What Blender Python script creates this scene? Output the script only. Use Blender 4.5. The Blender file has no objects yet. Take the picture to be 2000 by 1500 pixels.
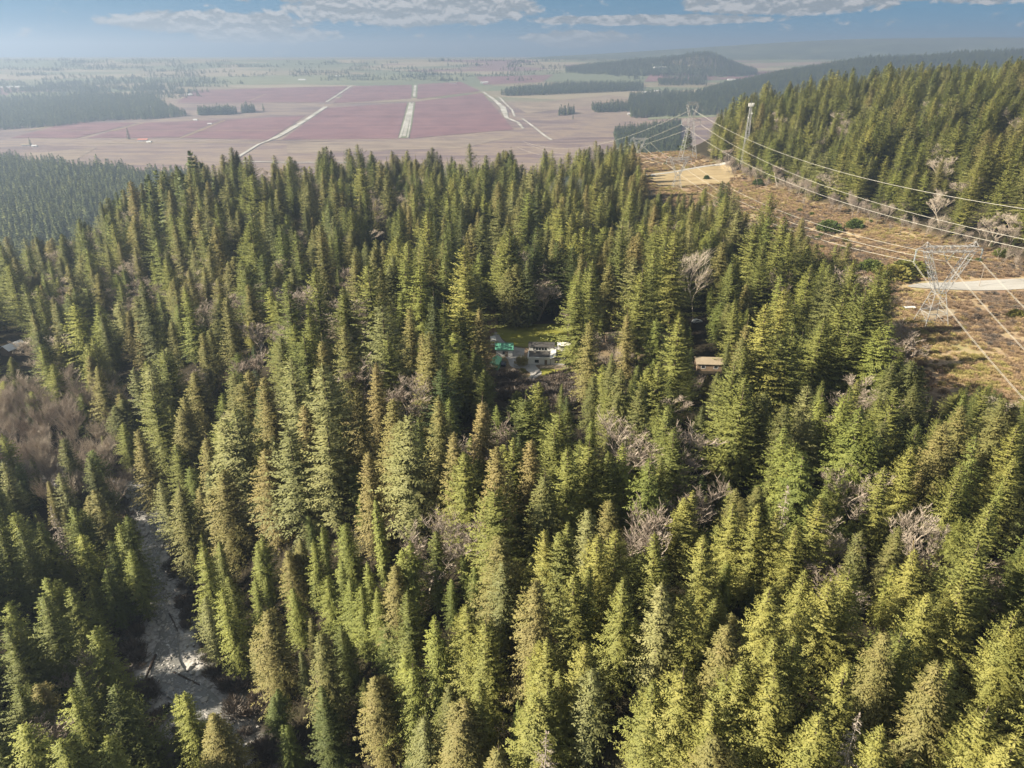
import bpy, math, random
import numpy as np
from mathutils import Vector

# ------------------------------------------------------------------ camera, sky, sun, exposure
sc = bpy.context.scene
COL = sc.collection
CAMZ = 110.0
FPX = 1388.0                      # focal length in pixels of the 2000 px wide photograph
PITCH = math.radians(24.9)
cam_d = bpy.data.cameras.new("camera")
cam = bpy.data.objects.new("camera", cam_d)
COL.objects.link(cam)
cam.location = (0, 0, CAMZ)
cam.rotation_euler = (math.radians(90) - PITCH, 0, 0)
cam_d.sensor_width = 36.0
cam_d.lens = 36.0 * FPX / 2000.0
cam_d.clip_start = 1.0
cam_d.clip_end = 60000.0
sc.camera = cam

SUN_AZ, SUN_EL = math.radians(-104), math.radians(33)
HAZE_DENSITY = 0.00019
sun_dir = Vector((math.sin(SUN_AZ) * math.cos(SUN_EL), math.cos(SUN_AZ) * math.cos(SUN_EL), math.sin(SUN_EL)))
sd = bpy.data.lights.new("sun", 'SUN')
sd.energy = 4.4
sd.angle = math.radians(0.6)
sd.color = (1.0, 0.89, 0.70)
sun = bpy.data.objects.new("sun", sd)
COL.objects.link(sun)
sun.rotation_euler = (-sun_dir).to_track_quat('-Z', 'Y').to_euler()
sun.location = (-200, 0, 300)

sc.view_settings.view_transform = 'Standard'
sc.view_settings.look = 'None'
sc.view_settings.gamma = 1.0
sc.view_settings.exposure = 1.82
sc.cycles.max_bounces = 6
sc.cycles.diffuse_bounces = 4
sc.cycles.glossy_bounces = 2
sc.cycles.transmission_bounces = 3
sc.cycles.volume_bounces = 0
sc.cycles.use_denoising = True
sc.cycles.use_adaptive_sampling = True
sc.cycles.adaptive_threshold = 0.015


class NT:
    """tiny node-tree helper"""
    def __init__(s, tree):
        s.t = tree; s.n = tree.nodes; s.l = tree.links
    def node(s, kind, **kw):
        n = s.n.new(kind)
        for k, v in kw.items():
            setattr(n, k, v)
        return n
    def put(s, sock, v):
        if isinstance(v, bpy.types.NodeSocket):
            s.l.new(v, sock)
        elif v is not None:
            sock.default_value = v
    def math(s, op, a, b=None, c=None, clamp=False):
        n = s.node('ShaderNodeMath', operation=op, use_clamp=clamp)
        s.put(n.inputs[0], a); s.put(n.inputs[1], b)
        if c is not None: s.put(n.inputs[2], c)
        return n.outputs[0]
    def mix(s, f, a, b, blend='MIX'):
        n = s.node('ShaderNodeMix', data_type='RGBA', blend_type=blend)
        s.put(n.inputs[0], f)
        for i, v in ((6, a), (7, b)):
            if isinstance(v, (tuple, list)): v = tuple(v) + ((1,) if len(v) == 3 else ())
            s.put(n.inputs[i], v)
        return n.outputs[2]
    def noise(s, vec=None, scale=1.0, detail=4, rough=0.55, dist=0.0):
        n = s.node('ShaderNodeTexNoise')
        s.put(n.inputs['Vector'], vec)
        n.inputs['Scale'].default_value = scale; n.inputs['Detail'].default_value = detail
        n.inputs['Roughness'].default_value = rough; n.inputs['Distortion'].default_value = dist
        return n.outputs['Fac']
    def ramp(s, f, stops):
        n = s.node('ShaderNodeValToRGB')
        e = n.color_ramp.elements
        while len(e) < len(stops): e.new(0.5)
        for el, (p, c) in zip(e, stops):
            el.position = p; el.color = tuple(c) + ((1,) if len(c) == 3 else ())
        s.put(n.inputs[0], f)
        return n.outputs[0]
    def smooth(s, v, a, b, lo=0.0, hi=1.0):
        n = s.node('ShaderNodeMapRange', interpolation_type='SMOOTHSTEP')
        s.put(n.inputs[0], v)
        for i, q in zip((1, 2, 3, 4), (a, b, lo, hi)): s.put(n.inputs[i], q)
        return n.outputs[0]
    def comb(s, x, y, z):
        n = s.node('ShaderNodeCombineXYZ')
        for i, v in enumerate((x, y, z)): s.put(n.inputs[i], v)
        return n.outputs[0]
    def scalevec(s, vec, sc_):
        n = s.node('ShaderNodeVectorMath', operation='MULTIPLY')
        s.put(n.inputs[0], vec); n.inputs[1].default_value = sc_
        return n.outputs[0]


# ---- world: physical sky with a broken layer of cumulus
world = bpy.data.worlds.new("World")
sc.world = world
world.use_nodes = True
world.node_tree.nodes.clear()
w = NT(world.node_tree)
tc = w.node('ShaderNodeTexCoord')
sep = w.node('ShaderNodeSeparateXYZ'); w.l.new(tc.outputs['Generated'], sep.inputs[0])
dx, dy, dz_ = sep.outputs
sky = w.node('ShaderNodeTexSky', sky_type='NISHITA')
sky.sun_disc = False
sky.sun_elevation = SUN_EL
sky.sun_rotation = SUN_AZ % (2 * math.pi)
sky.altitude = 200.0
sky.air_density = 1.0; sky.dust_density = 0.4; sky.ozone_density = 2.5
# the clear blue of the photographed sky reaches down to the horizon
zz = w.math('ADD', w.math('MULTIPLY', w.math('MAXIMUM', dz_, 0.0), 0.8), 0.32)
w.l.new(w.comb(dx, dy, zz), sky.inputs[0])
az = w.math('MULTIPLY', w.math('ARCTAN2', dx, dy), 57.2958)
el = w.math('MULTIPLY', w.math('ARCSINE', dz_), 57.2958)
cvec = w.comb(w.math('MULTIPLY', az, 0.75), w.math('MULTIPLY', el, 1.35), 3.7)
n_big = w.noise(cvec, 1.0, 6, 0.58, 0.3)
n_up = w.noise(w.comb(w.math('MULTIPLY', az, 0.75), w.math('MULTIPLY', w.math('ADD', el, 0.25), 1.35), 3.7), 1.0, 5, 0.58, 0.3)
n_cov = w.noise(w.comb(w.math('MULTIPLY', az, 0.035), w.math('MULTIPLY', el, 0.06), 9.1), 1.0, 2, 0.5)
cover = None
for (a0, e0, wa, we) in ((-20.5, 1.9, 6.6, 0.75), (-17.5, 1.2, 5.0, 0.6), (-7.0, 2.9, 9.2, 1.1), (-11.0, 3.9, 11, 0.8), (5.0, 1.0, 4.2, 0.55),
                         (19.0, 3.1, 7.0, 0.75), (33.0, 3.7, 11.0, 0.9), (10.0, 2.2, 9.0, 0.35), (-2.0, 4.6, 22.0, 0.9)):
    q = w.math('ADD', w.math('POWER', w.math('DIVIDE', w.math('SUBTRACT', az, a0), wa), 2.0),
               w.math('POWER', w.math('DIVIDE', w.math('SUBTRACT', el, e0), we), 2.0))
    b = w.math('SUBTRACT', 1.0, q)
    cover = b if cover is None else w.math('MAXIMUM', cover, b)
cover = w.math('MAXIMUM', cover, w.math('SUBTRACT', w.math('MULTIPLY', w.smooth(el, 4.0, 9.0), w.math('MULTIPLY', w.math('SUBTRACT', n_cov, 0.36), 9.0)), 0.4))  # unseen cloud cover higher up, thickened to add fill light
cover = w.math('MAXIMUM', cover, -1.2)
cl = w.math('ADD', w.math('MULTIPLY', cover, 1.05), w.math('MULTIPLY', w.math('SUBTRACT', n_big, 0.5), 2.6))
cmask = w.smooth(cl, -0.22, 0.24)
lit = w.smooth(w.math('SUBTRACT', n_big, n_up), -0.05, 0.10)
ccol = w.mix(lit, (1.1, 1.16, 1.2), (2.3, 2.2, 2.12))
skyc = w.mix(w.math('MULTIPLY', cmask, 0.88), w.mix(1.0, sky.outputs[0], (0.23, 0.43, 0.41), 'MULTIPLY'), ccol)
bg = w.node('ShaderNodeBackground'); w.put(bg.inputs[0], skyc); bg.inputs[1].default_value = 0.085
wo = w.node('ShaderNodeOutputWorld'); w.l.new(bg.outputs[0], wo.inputs[0])

# ------------------------------------------------------------------ helpers
SP, CP = math.sin(PITCH), math.cos(PITCH)
RNG = np.random.default_rng(7)
random.seed(7)


def ray(u, v):
    x = (np.asarray(u, float) - 1000) / FPX
    yu = (750 - np.asarray(v, float)) / FPX
    return x, CP + yu * SP, -SP + yu * CP


def proj(x, y, z):
    dz = z - CAMZ
    f = y * CP - dz * SP
    up = y * SP + dz * CP
    f = np.where(np.abs(f) < 1e-3, 1e-3, f)
    return 1000 + FPX * x / f, 750 - FPX * up / f, f


def sstep(a, b, x):
    t = np.clip((x - a) / (b - a), 0, 1)
    return t * t * (3 - 2 * t)


def vnoise(x, y, seed=0):
    xi = np.floor(x).astype(np.int64); yi = np.floor(y).astype(np.int64)
    fx = x - xi; fy = y - yi
    fx = fx * fx * (3 - 2 * fx); fy = fy * fy * (3 - 2 * fy)
    def h(a, b):
        n = (a * 374761393 + b * 668265263 + seed * 974711) & 0x7fffffff
        n = ((n ^ (n >> 13)) * 1274126177) & 0x7fffffff
        return ((n ^ (n >> 16)) & 0xffff) / 65535.0
    return (h(xi, yi) * (1 - fx) + h(xi + 1, yi) * fx) * (1 - fy) + (h(xi, yi + 1) * (1 - fx) + h(xi + 1, yi + 1) * fx) * fy


def fbm(x, y, o=4, seed=0):
    s = 0; a = 0.5
    for i in range(o):
        s = s + a * vnoise(x, y, seed + i); x = x * 2.03; y = y * 2.03; a *= 0.5
    return s


CREEK = np.array([(-10, 40), (-45, 85), (-72, 120), (-92, 142), (-106, 164), (-117, 183), (-122, 201), (-141, 226), (-195, 242), (-260, 254), (-420, 262), (-700, 262)], float)


def seg_dist(x, y, P):
    best = np.full(np.shape(x), 1e9)
    side = np.zeros(np.shape(x))
    for (ax, ay), (bx, by) in zip(P[:-1], P[1:]):
        vx, vy = bx - ax, by - ay
        t = np.clip(((x - ax) * vx + (y - ay) * vy) / (vx * vx + vy * vy), 0, 1)
        d = np.hypot(x - ax - t * vx, y - ay - t * vy)
        m = d < best
        best = np.where(m, d, best)
        side = np.where(m, np.sign(vx * (y - ay) - vy * (x - ax)), side)
    return best, side


def x_left(y):    # left edge of the power line corridor
    return np.interp(y, [200, 256, 300, 320, 450, 650, 850], [145, 150, 163, 168, 150, 122, 112])


def x_base(y):    # foot of the hillside on its right
    return np.interp(y, [200, 387, 504, 707, 900], [330, 286, 253, 222, 205])


def plat_edge(x):
    return np.interp(x, [-700, -420, -300, -250, -200, -100, 60, 120, 150, 240, 320, 600, 1200],
                     [480, 500, 560, 620, 645, 650, 660, 800, 900, 905, 930, 960, 980])


YARD = (14.0, 262.0)


def height(x, y):
    x = np.asarray(x, float); y = np.asarray(y, float)
    z = 5.0 * (fbm(x / 90 + 5, y / 90 + 2, 3, 3) - 0.45)
    dyard = np.hypot((x - YARD[0]) / 1.3, y - YARD[1])
    z = z * sstep(38, 75, dyard)
    # west side falls away
    xw = np.interp(y, [200, 330, 420, 530, 650], [-70, -85, -160, -245, -275])
    west = sstep(0, 1, np.clip((xw - x) / 120, 0, 1)) * sstep(200, 330, y)
    z = z - 30 * west - 20 * west * sstep(380, 600, y)
    # creek ravine, lower ground on its near-left side
    d, side = seg_dist(x, y, CREEK)
    z = z - np.where(side > 0, 27 - 4 * sstep(60, 200, d), 0)
    bank = sstep(0, 1, np.clip((d - 6) / np.where(side > 0, 52, 60), 0, 1))
    nearc = 1 - bank
    z = z * bank + nearc * (-40 + 1.2 * (fbm(x / 7, y / 7, 3, 9) - 0.5))
    z = z - 4 * sstep(40, 0, np.abs(d - 30)) * 0
    # right hand hillside
    dh = x - x_base(y)
    hill = np.where(dh > 0, 66 * (1 - np.exp(-np.maximum(dh, 0) / 130.0)), 0) * sstep(120, 330, y)
    z = z + hill + 3.0 * sstep(-60, 0, dh) * sstep(230, 300, y)
    # drop from the plateau to the valley
    ye = plat_edge(x)
    s = np.clip((y - ye) / 520.0, 0, 1)
    s = 1 - (1 - s) ** 2
    f = np.clip((y - 2600) / 3900.0, 0, 1)
    floor = -150 + 217 * f ** 1.25 + 2.0 * (fbm(x / 400, y / 400, 3, 21) - 0.5)
    z = z * (1 - s) + floor * s
    # wooded ridge behind the hillside
    amp = np.interp(x, [700, 900, 1127, 1400, 1700, 2200, 2660, 4500], [0, 26, 70, 120, 150, 178, 205, 235])
    cy = np.interp(x, [700, 1127, 1700, 4500], [3300, 3700, 3950, 4000])
    wy = np.where(y < cy, 620, 420)
    ridge = amp * np.exp(-((y - cy) / wy) ** 2) * (0.88 + 0.26 * fbm(x / 260, y / 260, 3, 31))
    z = z + ridge
    # knoll on the far plain
    for (u, sx, hh, yy, sy) in ((1390, 210, 84, 5300, 220), (1320, 270, 62, 5250, 220), (1215, 340, 52, 5350, 240)):
        xx = (u - 1000) / FPX * yy / 1.095
        z = z + hh * np.exp(-((x - xx) / sx) ** 2 - ((y - yy) / sy) ** 2) * (0.85 + 0.3 * fbm(x / 120, y / 120, 2, 41))
    return z


def hit(u, v, tmax=14000.0):
    """ground point seen at photograph pixel (u, v)"""
    u = np.atleast_1d(np.asarray(u, float)); v = np.atleast_1d(np.asarray(v, float))
    ax, ay, azr = ray(u, v)
    ts = np.geomspace(60, tmax, 600)
    T = ts[None, :]
    below = (CAMZ + azr[:, None] * T) < height(ax[:, None] * T, ay[:, None] * T)
    below[:, -1] = True
    k = np.maximum(1, below.argmax(1))
    lo, hi = ts[k - 1], ts[k]
    for _ in range(14):
        m = (lo + hi) / 2
        b = (CAMZ + azr * m) < height(ax * m, ay * m)
        hi = np.where(b, m, hi); lo = np.where(b, lo, m)
    x, y = ax * hi, ay * hi
    return np.stack([x, y, height(x, y)], -1)


def P1(u, v):
    p = hit([u], [v])[0]
    return float(p[0]), float(p[1]), float(p[2])


def mesh_obj(name, verts, faces, mat, parent=None, smooth=False):
    me = bpy.data.meshes.new(name)
    me.from_pydata([tuple(map(float, p)) for p in verts], [], [tuple(map(int, f)) for f in faces])
    if mat: me.materials.append(mat)
    if smooth: me.polygons.foreach_set('use_smooth', [True] * len(me.polygons))
    me.update()
    o = bpy.data.objects.new(name, me)
    COL.objects.link(o)
    if parent: o.parent = parent
    return o


def data_obj(name, me, parent=None):
    o = bpy.data.objects.new(name, me)
    COL.objects.link(o)
    if parent: o.parent = parent
    return o


def empty(name, loc, rz=0.0, scale=(1, 1, 1)):
    o = bpy.data.objects.new(name, None)
    COL.objects.link(o)
    o.location = loc; o.rotation_euler = (0, 0, rz); o.scale = scale
    o.empty_display_size = 1.0
    return o


def tag(o, label, cat, group=None):
    o['label'] = label; o['category'] = cat
    if group: o['group'] = group
    return o


def struct(o):
    o['kind'] = 'structure'
    return o


def stuff(o, label, cat):
    o['kind'] = 'stuff'; o['label'] = label; o['category'] = cat
    return o


class MB:
    """collects boxes, bars, tubes into one mesh"""
    def __init__(s): s.v = []; s.f = []
    def add(s, v, f):
        b = len(s.v); s.v += [tuple(p) for p in v]; s.f += [tuple(i + b for i in q) for q in f]
    def box(s, x0, x1, y0, y1, z0, z1):
        s.add([(x0, y0, z0), (x1, y0, z0), (x1, y1, z0), (x0, y1, z0), (x0, y0, z1), (x1, y0, z1), (x1, y1, z1), (x0, y1, z1)],
              [(3, 2, 1, 0), (4, 5, 6, 7), (0, 1, 5, 4), (1, 2, 6, 5), (2, 3, 7, 6), (3, 0, 4, 7)])
    def bar(s, a, b, r, n=4, r2=None):
        a = Vector(a); b = Vector(b); d = b - a
        if d.length < 1e-6: return
        d.normalize()
        up = Vector((0, 0, 1)) if abs(d.z) < 0.9 else Vector((1, 0, 0))
        s1 = d.cross(up).normalized(); s2 = d.cross(s1)
        r2 = r if r2 is None else r2
        vs = []
        for p, rr in ((a, r), (b, r2)):
            for k in range(n):
                t = 2 * math.pi * k / n + math.pi / 4
                vs.append(p + s1 * math.cos(t) * rr + s2 * math.sin(t) * rr)
        fs = [(k, (k + 1) % n, n + (k + 1) % n, n + k) for k in range(n)]
        fs += [tuple(range(n))[::-1], tuple(range(n, 2 * n))]
        s.add(vs, fs)
    def tube(s, pts, r, n=5):
        pts = [Vector(p) for p in pts]
        vs = []; m = len(pts)
        for i, p in enumerate(pts):
            d = (pts[min(i + 1, m - 1)] - pts[max(i - 1, 0)]).normalized()
            up = Vector((0, 0, 1)) if abs(d.z) < 0.95 else Vector((1, 0, 0))
            s1 = d.cross(up).normalized(); s2 = d.cross(s1)
            rr = r[i] if hasattr(r, '__len__') else r
            for k in range(n):
                t = 2 * math.pi * k / n
                vs.append(p + s1 * math.cos(t) * rr + s2 * math.sin(t) * rr)
        fs = [(i * n + k, i * n + (k + 1) % n, (i + 1) * n + (k + 1) % n, (i + 1) * n + k) for i in range(m - 1) for k in range(n)]
        fs += [tuple(range(n))[::-1], tuple(range((m - 1) * n, m * n))]
        s.add(vs, fs)
    def build(s, name, mat, parent=None, smooth=False):
        return mesh_obj(name, s.v, s.f, mat, parent, smooth)


# ------------------------------------------------------------------ materials
def material(name):
    m = bpy.data.materials.new(name)
    m.use_nodes = True
    m.node_tree.nodes.clear()
    t = NT(m.node_tree)
    out = t.node('ShaderNodeOutputMaterial')
    return m, t, out


def plain(name, col, rough=0.7, metal=0.0, var=0.25, scale=1.5, spec=0.3):
    m, t, out = material(name)
    co = t.node('ShaderNodeTexCoord').outputs['Object']
    n = t.noise(co, scale, 5, 0.6)
    c = t.mix(n, tuple(k * (1 - var) for k in col), tuple(min(1, k * (1 + var)) for k in col))
    p = t.node('ShaderNodeBsdfPrincipled')
    t.put(p.inputs['Base Color'], c)
    p.inputs['Roughness'].default_value = rough
    p.inputs['Metallic'].default_value = metal
    p.inputs['Specular IOR Level'].default_value = spec
    t.l.new(p.outputs[0], out.inputs[0])
    return m


def foliage(name, stops, trans=0.30):
    m, t, out = material(name)
    a = t.node('ShaderNodeAttribute', attribute_type='INSTANCER', attribute_name='tone')
    tone = a.outputs['Fac']
    geo = t.node('ShaderNodeNewGeometry')
    co = t.node('ShaderNodeTexCoord').outputs['Object']
    n1 = t.noise(co, 0.35, 3, 0.6)
    n2 = t.noise(co, 2.2, 2, 0.5)
    tt = t.math('ADD', tone, t.math('MULTIPLY', t.math('SUBTRACT', n1, 0.5), 0.85), clamp=True)
    c = t.ramp(tt, stops)
    val = t.math('ADD', 0.55, t.math('MULTIPLY', n2, 0.9))
    c = t.mix(1.0, c, t.comb(val, val, val), 'MULTIPLY')
    p = t.node('ShaderNodeBsdfPrincipled')
    t.put(p.inputs['Base Color'], c)
    p.inputs['Roughness'].default_value = 0.62
    p.inputs['Specular IOR Level'].default_value = 0.22
    tr = t.node('ShaderNodeBsdfTranslucent'); t.put(tr.inputs[0], c)
    mx = t.node('ShaderNodeMixShader'); mx.inputs[0].default_value = trans
    t.l.new(p.outputs[0], mx.inputs[1]); t.l.new(tr.outputs[0], mx.inputs[2])
    t.l.new(mx.outputs[0], out.inputs[0])
    return m


M = {}
M['fir'] = foliage('fir_needles', [(0.0, (0.064, 0.088, 0.034)), (0.4, (0.138, 0.156, 0.046)), (0.72, (0.205, 0.212, 0.060)), (1.0, (0.275, 0.262, 0.074))])
M['pale'] = foliage('pale_needles', [(0.0, (0.125, 0.138, 0.058)), (0.5, (0.205, 0.210, 0.085)), (1.0, (0.270, 0.255, 0.105))])
M['hem'] = foliage('hemlock_needles', [(0.0, (0.078, 0.106, 0.031)), (0.5, (0.170, 0.192, 0.050)), (1.0, (0.268, 0.276, 0.070))])
M['cedar'] = foliage('cedar_fronds', [(0.0, (0.078, 0.094, 0.034)), (0.35, (0.148, 0.154, 0.054)), (0.65, (0.210, 0.192, 0.070)), (1.0, (0.255, 0.208, 0.088))])
M['dead'] = foliage('dead_twigs', [(0.0, (0.16, 0.12, 0.09)), (0.5, (0.24, 0.20, 0.17)), (1.0, (0.34, 0.29, 0.25))], 0.0)
M['twig'] = foliage('bare_twigs', [(0.0, (0.16, 0.125, 0.10)), (0.5, (0.29, 0.24, 0.20)), (1.0, (0.42, 0.36, 0.29))], 0.0)
M['brush'] = foliage('brush_stems', [(0.0, (0.125, 0.108, 0.094)), (0.4, (0.235, 0.165, 0.11)), (0.7, (0.36, 0.26, 0.15)), (1.0, (0.29, 0.26, 0.09))], 0.1)
M['shrub'] = foliage('shrub_leaves', [(0.0, (0.050, 0.085, 0.022)), (0.5, (0.10, 0.125, 0.03)), (1.0, (0.19, 0.17, 0.045))])
M['bark'] = plain('bark', (0.085, 0.065, 0.05), 0.9, 0, 0.45, 1.0)
M['barkpale'] = plain('pale_bark', (0.30, 0.26, 0.22), 0.85, 0, 0.4, 0.8)
M['moss'] = plain('mossy_bark', (0.22, 0.17, 0.07), 0.9, 0, 0.5, 0.6)
M['steel'] = plain('galvanised_steel', (0.38, 0.38, 0.38), 0.5, 0.3, 0.15, 0.7)
M['wire'] = plain('aluminium_wire', (0.46, 0.44, 0.39), 0.5, 0.1, 0.05, 0.2)
M['glassins'] = plain('insulator_glass', (0.42, 0.48, 0.50), 0.25, 0.0, 0.1, 2)
M['white'] = plain('white_siding', (0.68, 0.67, 0.64), 0.6, 0, 0.10, 0.9)
M['dark'] = plain('dark_roofing', (0.060, 0.056, 0.054), 0.85, 0, 0.4, 0.8)
M['green'] = plain('green_metal_roof', (0.09, 0.27, 0.19), 0.45, 0.1, 0.18, 0.5)
M['tarp'] = plain('light_green_tarp', (0.20, 0.48, 0.29), 0.5, 0, 0.2, 0.4)
M['tan'] = plain('tan_roofing', (0.25, 0.205, 0.15), 0.85, 0, 0.25, 0.7)
M['red'] = plain('red_roofing', (0.40, 0.16, 0.12), 0.8, 0, 0.2, 0.3)
M['win'] = plain('window_glass', (0.03, 0.035, 0.04), 0.12, 0, 0.1, 1, 0.6)
M['wood'] = plain('weathered_wood', (0.20, 0.145, 0.10), 0.85, 0, 0.4, 1.0)
M['log'] = plain('wet_log', (0.055, 0.038, 0.028), 0.7, 0, 0.5, 0.8)
M['blue'] = plain('dark_blue_paint', (0.035, 0.045, 0.07), 0.3, 0.2, 0.1, 1, 0.5)
M['rubber'] = plain('tyre_rubber', (0.02, 0.02, 0.02), 0.85, 0, 0.2, 1)
M['silver'] = plain('bright_roof', (0.62, 0.62, 0.62), 0.4, 0.2, 0.08, 0.3)
M['rock'] = plain('grey_rock', (0.36, 0.345, 0.33), 0.85, 0, 0.45, 0.5)


def ground_mat():
    m, t, out = material('ground')
    geo = t.node('ShaderNodeNewGeometry').outputs['Position']
    at = t.node('ShaderNodeAttribute', attribute_type='GEOMETRY', attribute_name='zone')
    sp = t.node('ShaderNodeSeparateColor'); t.l.new(at.outputs['Color'], sp.inputs[0])
    # forest floor
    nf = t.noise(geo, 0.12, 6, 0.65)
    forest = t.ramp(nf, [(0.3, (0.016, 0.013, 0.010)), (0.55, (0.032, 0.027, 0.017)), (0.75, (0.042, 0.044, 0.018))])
    # corridor grass and brush
    nb = t.noise(geo, 0.035, 6, 0.65, 0.6)
    nb2 = t.noise(geo, 0.35, 5, 0.65)
    nbm = t.math('ADD', t.math('MULTIPLY', nb, 0.7), t.math('MULTIPLY', nb2, 0.3))
    corr = t.ramp(nbm, [(0.32, (0.135, 0.088, 0.068)), (0.45, (0.225, 0.155, 0.105)), (0.54, (0.335, 0.26, 0.16)), (0.62, (0.24, 0.215, 0.10)), (0.72, (0.37, 0.30, 0.19))])
    # creek gravel
    ng = t.noise(geo, 0.9, 5, 0.7)
    grav = t.ramp(ng, [(0.3, (0.17, 0.16, 0.15)), (0.5, (0.36, 0.345, 0.33)), (0.7, (0.52, 0.51, 0.50))])
    # valley floor: scrub and dry grass in long streaks
    gv = t.scalevec(geo, (0.0014, 0.0048, 0.0))
    nv = t.noise(gv, 1.0, 7, 0.62, 0.5)
    nv2 = t.noise(t.scalevec(geo, (0.01, 0.03, 0)), 1.0, 5, 0.6)
    nvm = t.math('ADD', t.math('MULTIPLY', nv, 0.72), t.math('MULTIPLY', nv2, 0.28))
    vall = t.ramp(nvm, [(0.33, (0.095, 0.072, 0.072)), (0.46, (0.150, 0.108, 0.110)), (0.53, (0.235, 0.18, 0.14)), (0.58, (0.155, 0.115, 0.112)), (0.72, (0.30, 0.24, 0.175))])
    # farmland further out: greens, fallow and mauve
    vo = t.node('ShaderNodeTexVoronoi', feature='F1'); vo.inputs['Scale'].default_value = 1.0
    t.put(vo.inputs['Vector'], t.scalevec(geo, (0.0016, 0.0040, 0.0)))
    sc2 = t.node('ShaderNodeSeparateColor'); t.l.new(vo.outputs['Color'], sc2.inputs[0])
    farm = t.ramp(sc2.outputs[0], [(0.0, (0.13, 0.145, 0.09)), (0.3, (0.16, 0.16, 0.105)), (0.45, (0.20, 0.17, 0.115)), (0.62, (0.17, 0.105, 0.11)), (0.80, (0.25, 0.21, 0.15)), (1.0, (0.13, 0.15, 0.09))])
    farm.node.color_ramp.interpolation = 'CONSTANT'
    sepp = t.node('ShaderNodeSeparateXYZ'); t.l.new(geo, sepp.inputs[0])
    ff = t.smooth(t.math('ADD', sepp.outputs[1], t.math('MULTIPLY', nv, 500.0)), 3900.0, 4200.0)
    vall = t.mix(ff, vall, farm)
    # near valley forest litter
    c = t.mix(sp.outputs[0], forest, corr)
    c = t.mix(sp.outputs[1], c, grav)
    c = t.mix(sp.outputs[2], c, vall)
    p = t.node('ShaderNodeBsdfPrincipled')
    t.put(p.inputs['Base Color'], c)
    p.inputs['Roughness'].default_value = 0.95
    p.inputs['Specular IOR Level'].default_value = 0.1
    bmp = t.node('ShaderNodeBump'); bmp.inputs['Strength'].default_value = 0.7; bmp.inputs['Distance'].default_value = 0.4
    t.put(bmp.inputs['Height'], nb2)
    t.l.new(bmp.outputs[0], p.inputs['Normal'])
    t.l.new(p.outputs[0], out.inputs[0])
    return m


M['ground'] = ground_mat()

# ------------------------------------------------------------------ ground sheet
def build_ground():
    rr = np.geomspace(14, 14300, 540)
    a_front = np.arange(-50, 50.01, 0.4)
    a_back = np.arange(55, 306, 5.0)
    aa = np.radians(np.concatenate([a_front, a_back]))
    A, R = np.meshgrid(aa, rr)
    X = R * np.sin(A); Y = R * np.cos(A)
    Z = height(X, Y)
    nr, na = X.shape
    verts = np.stack([X.ravel(), Y.ravel(), Z.ravel()], -1)
    verts = np.vstack([verts, [[0, 0, float(height(0, 0))]]])
    i = np.arange(nr - 1)[:, None]; j = np.arange(na)[None, :]
    j2 = (j + 1) % na
    quads = np.stack([i * na + j, i * na + j2, (i + 1) * na + j2, (i + 1) * na + j], -1).reshape(-1, 4)
    me = bpy.data.meshes.new('ground')
    nq = len(quads); nv = len(verts); ctr = nv - 1
    tris = np.array([[ctr, (k + 1) % na, k] for k in range(na)])
    me.vertices.add(nv); me.vertices.foreach_set('co', verts.ravel())
    me.loops.add(nq * 4 + len(tris) * 3)
    me.loops.foreach_set('vertex_index', np.concatenate([quads[:, ::-1].ravel(), tris[:, ::-1].ravel()]).astype(np.int32))
    me.polygons.add(nq + len(tris))
    ls = np.concatenate([np.arange(nq) * 4, nq * 4 + np.arange(len(tris)) * 3]).astype(np.int32)
    me.polygons.foreach_set('loop_start', ls)
    me.polygons.foreach_set('use_smooth', np.ones(nq + len(tris), bool))
    me.update(calc_edges=True)
    me.validate()
    x, y, z = verts.T
    corr = (sstep(-6, 4, x - x_left(y)) * sstep(8, -6, x - x_base(y)) * sstep(205, 240, y) * sstep(980, 900, y))
    dyard = np.hypot((x - YARD[0]) / 1.3, y - YARD[1])
    corr = np.maximum(corr, 0.55 * sstep(48, 30, dyard))
    d, _ = seg_dist(x, y, CREEK)
    creek = sstep(11, 5, d + 5 * (fbm(x / 9, y / 9, 3, 5) - 0.5))
    vall = sstep(250, 450, y - plat_edge(x))
    rgba = np.stack([corr, creek, vall, np.ones_like(x)], -1)
    at = me.color_attributes.new('zone', 'FLOAT_COLOR', 'POINT')
    at.data.foreach_set('color', rgba.astype(np.float32).ravel())
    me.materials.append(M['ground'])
    o = data_obj('ground', me)
    return struct(o)


build_ground()

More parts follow.
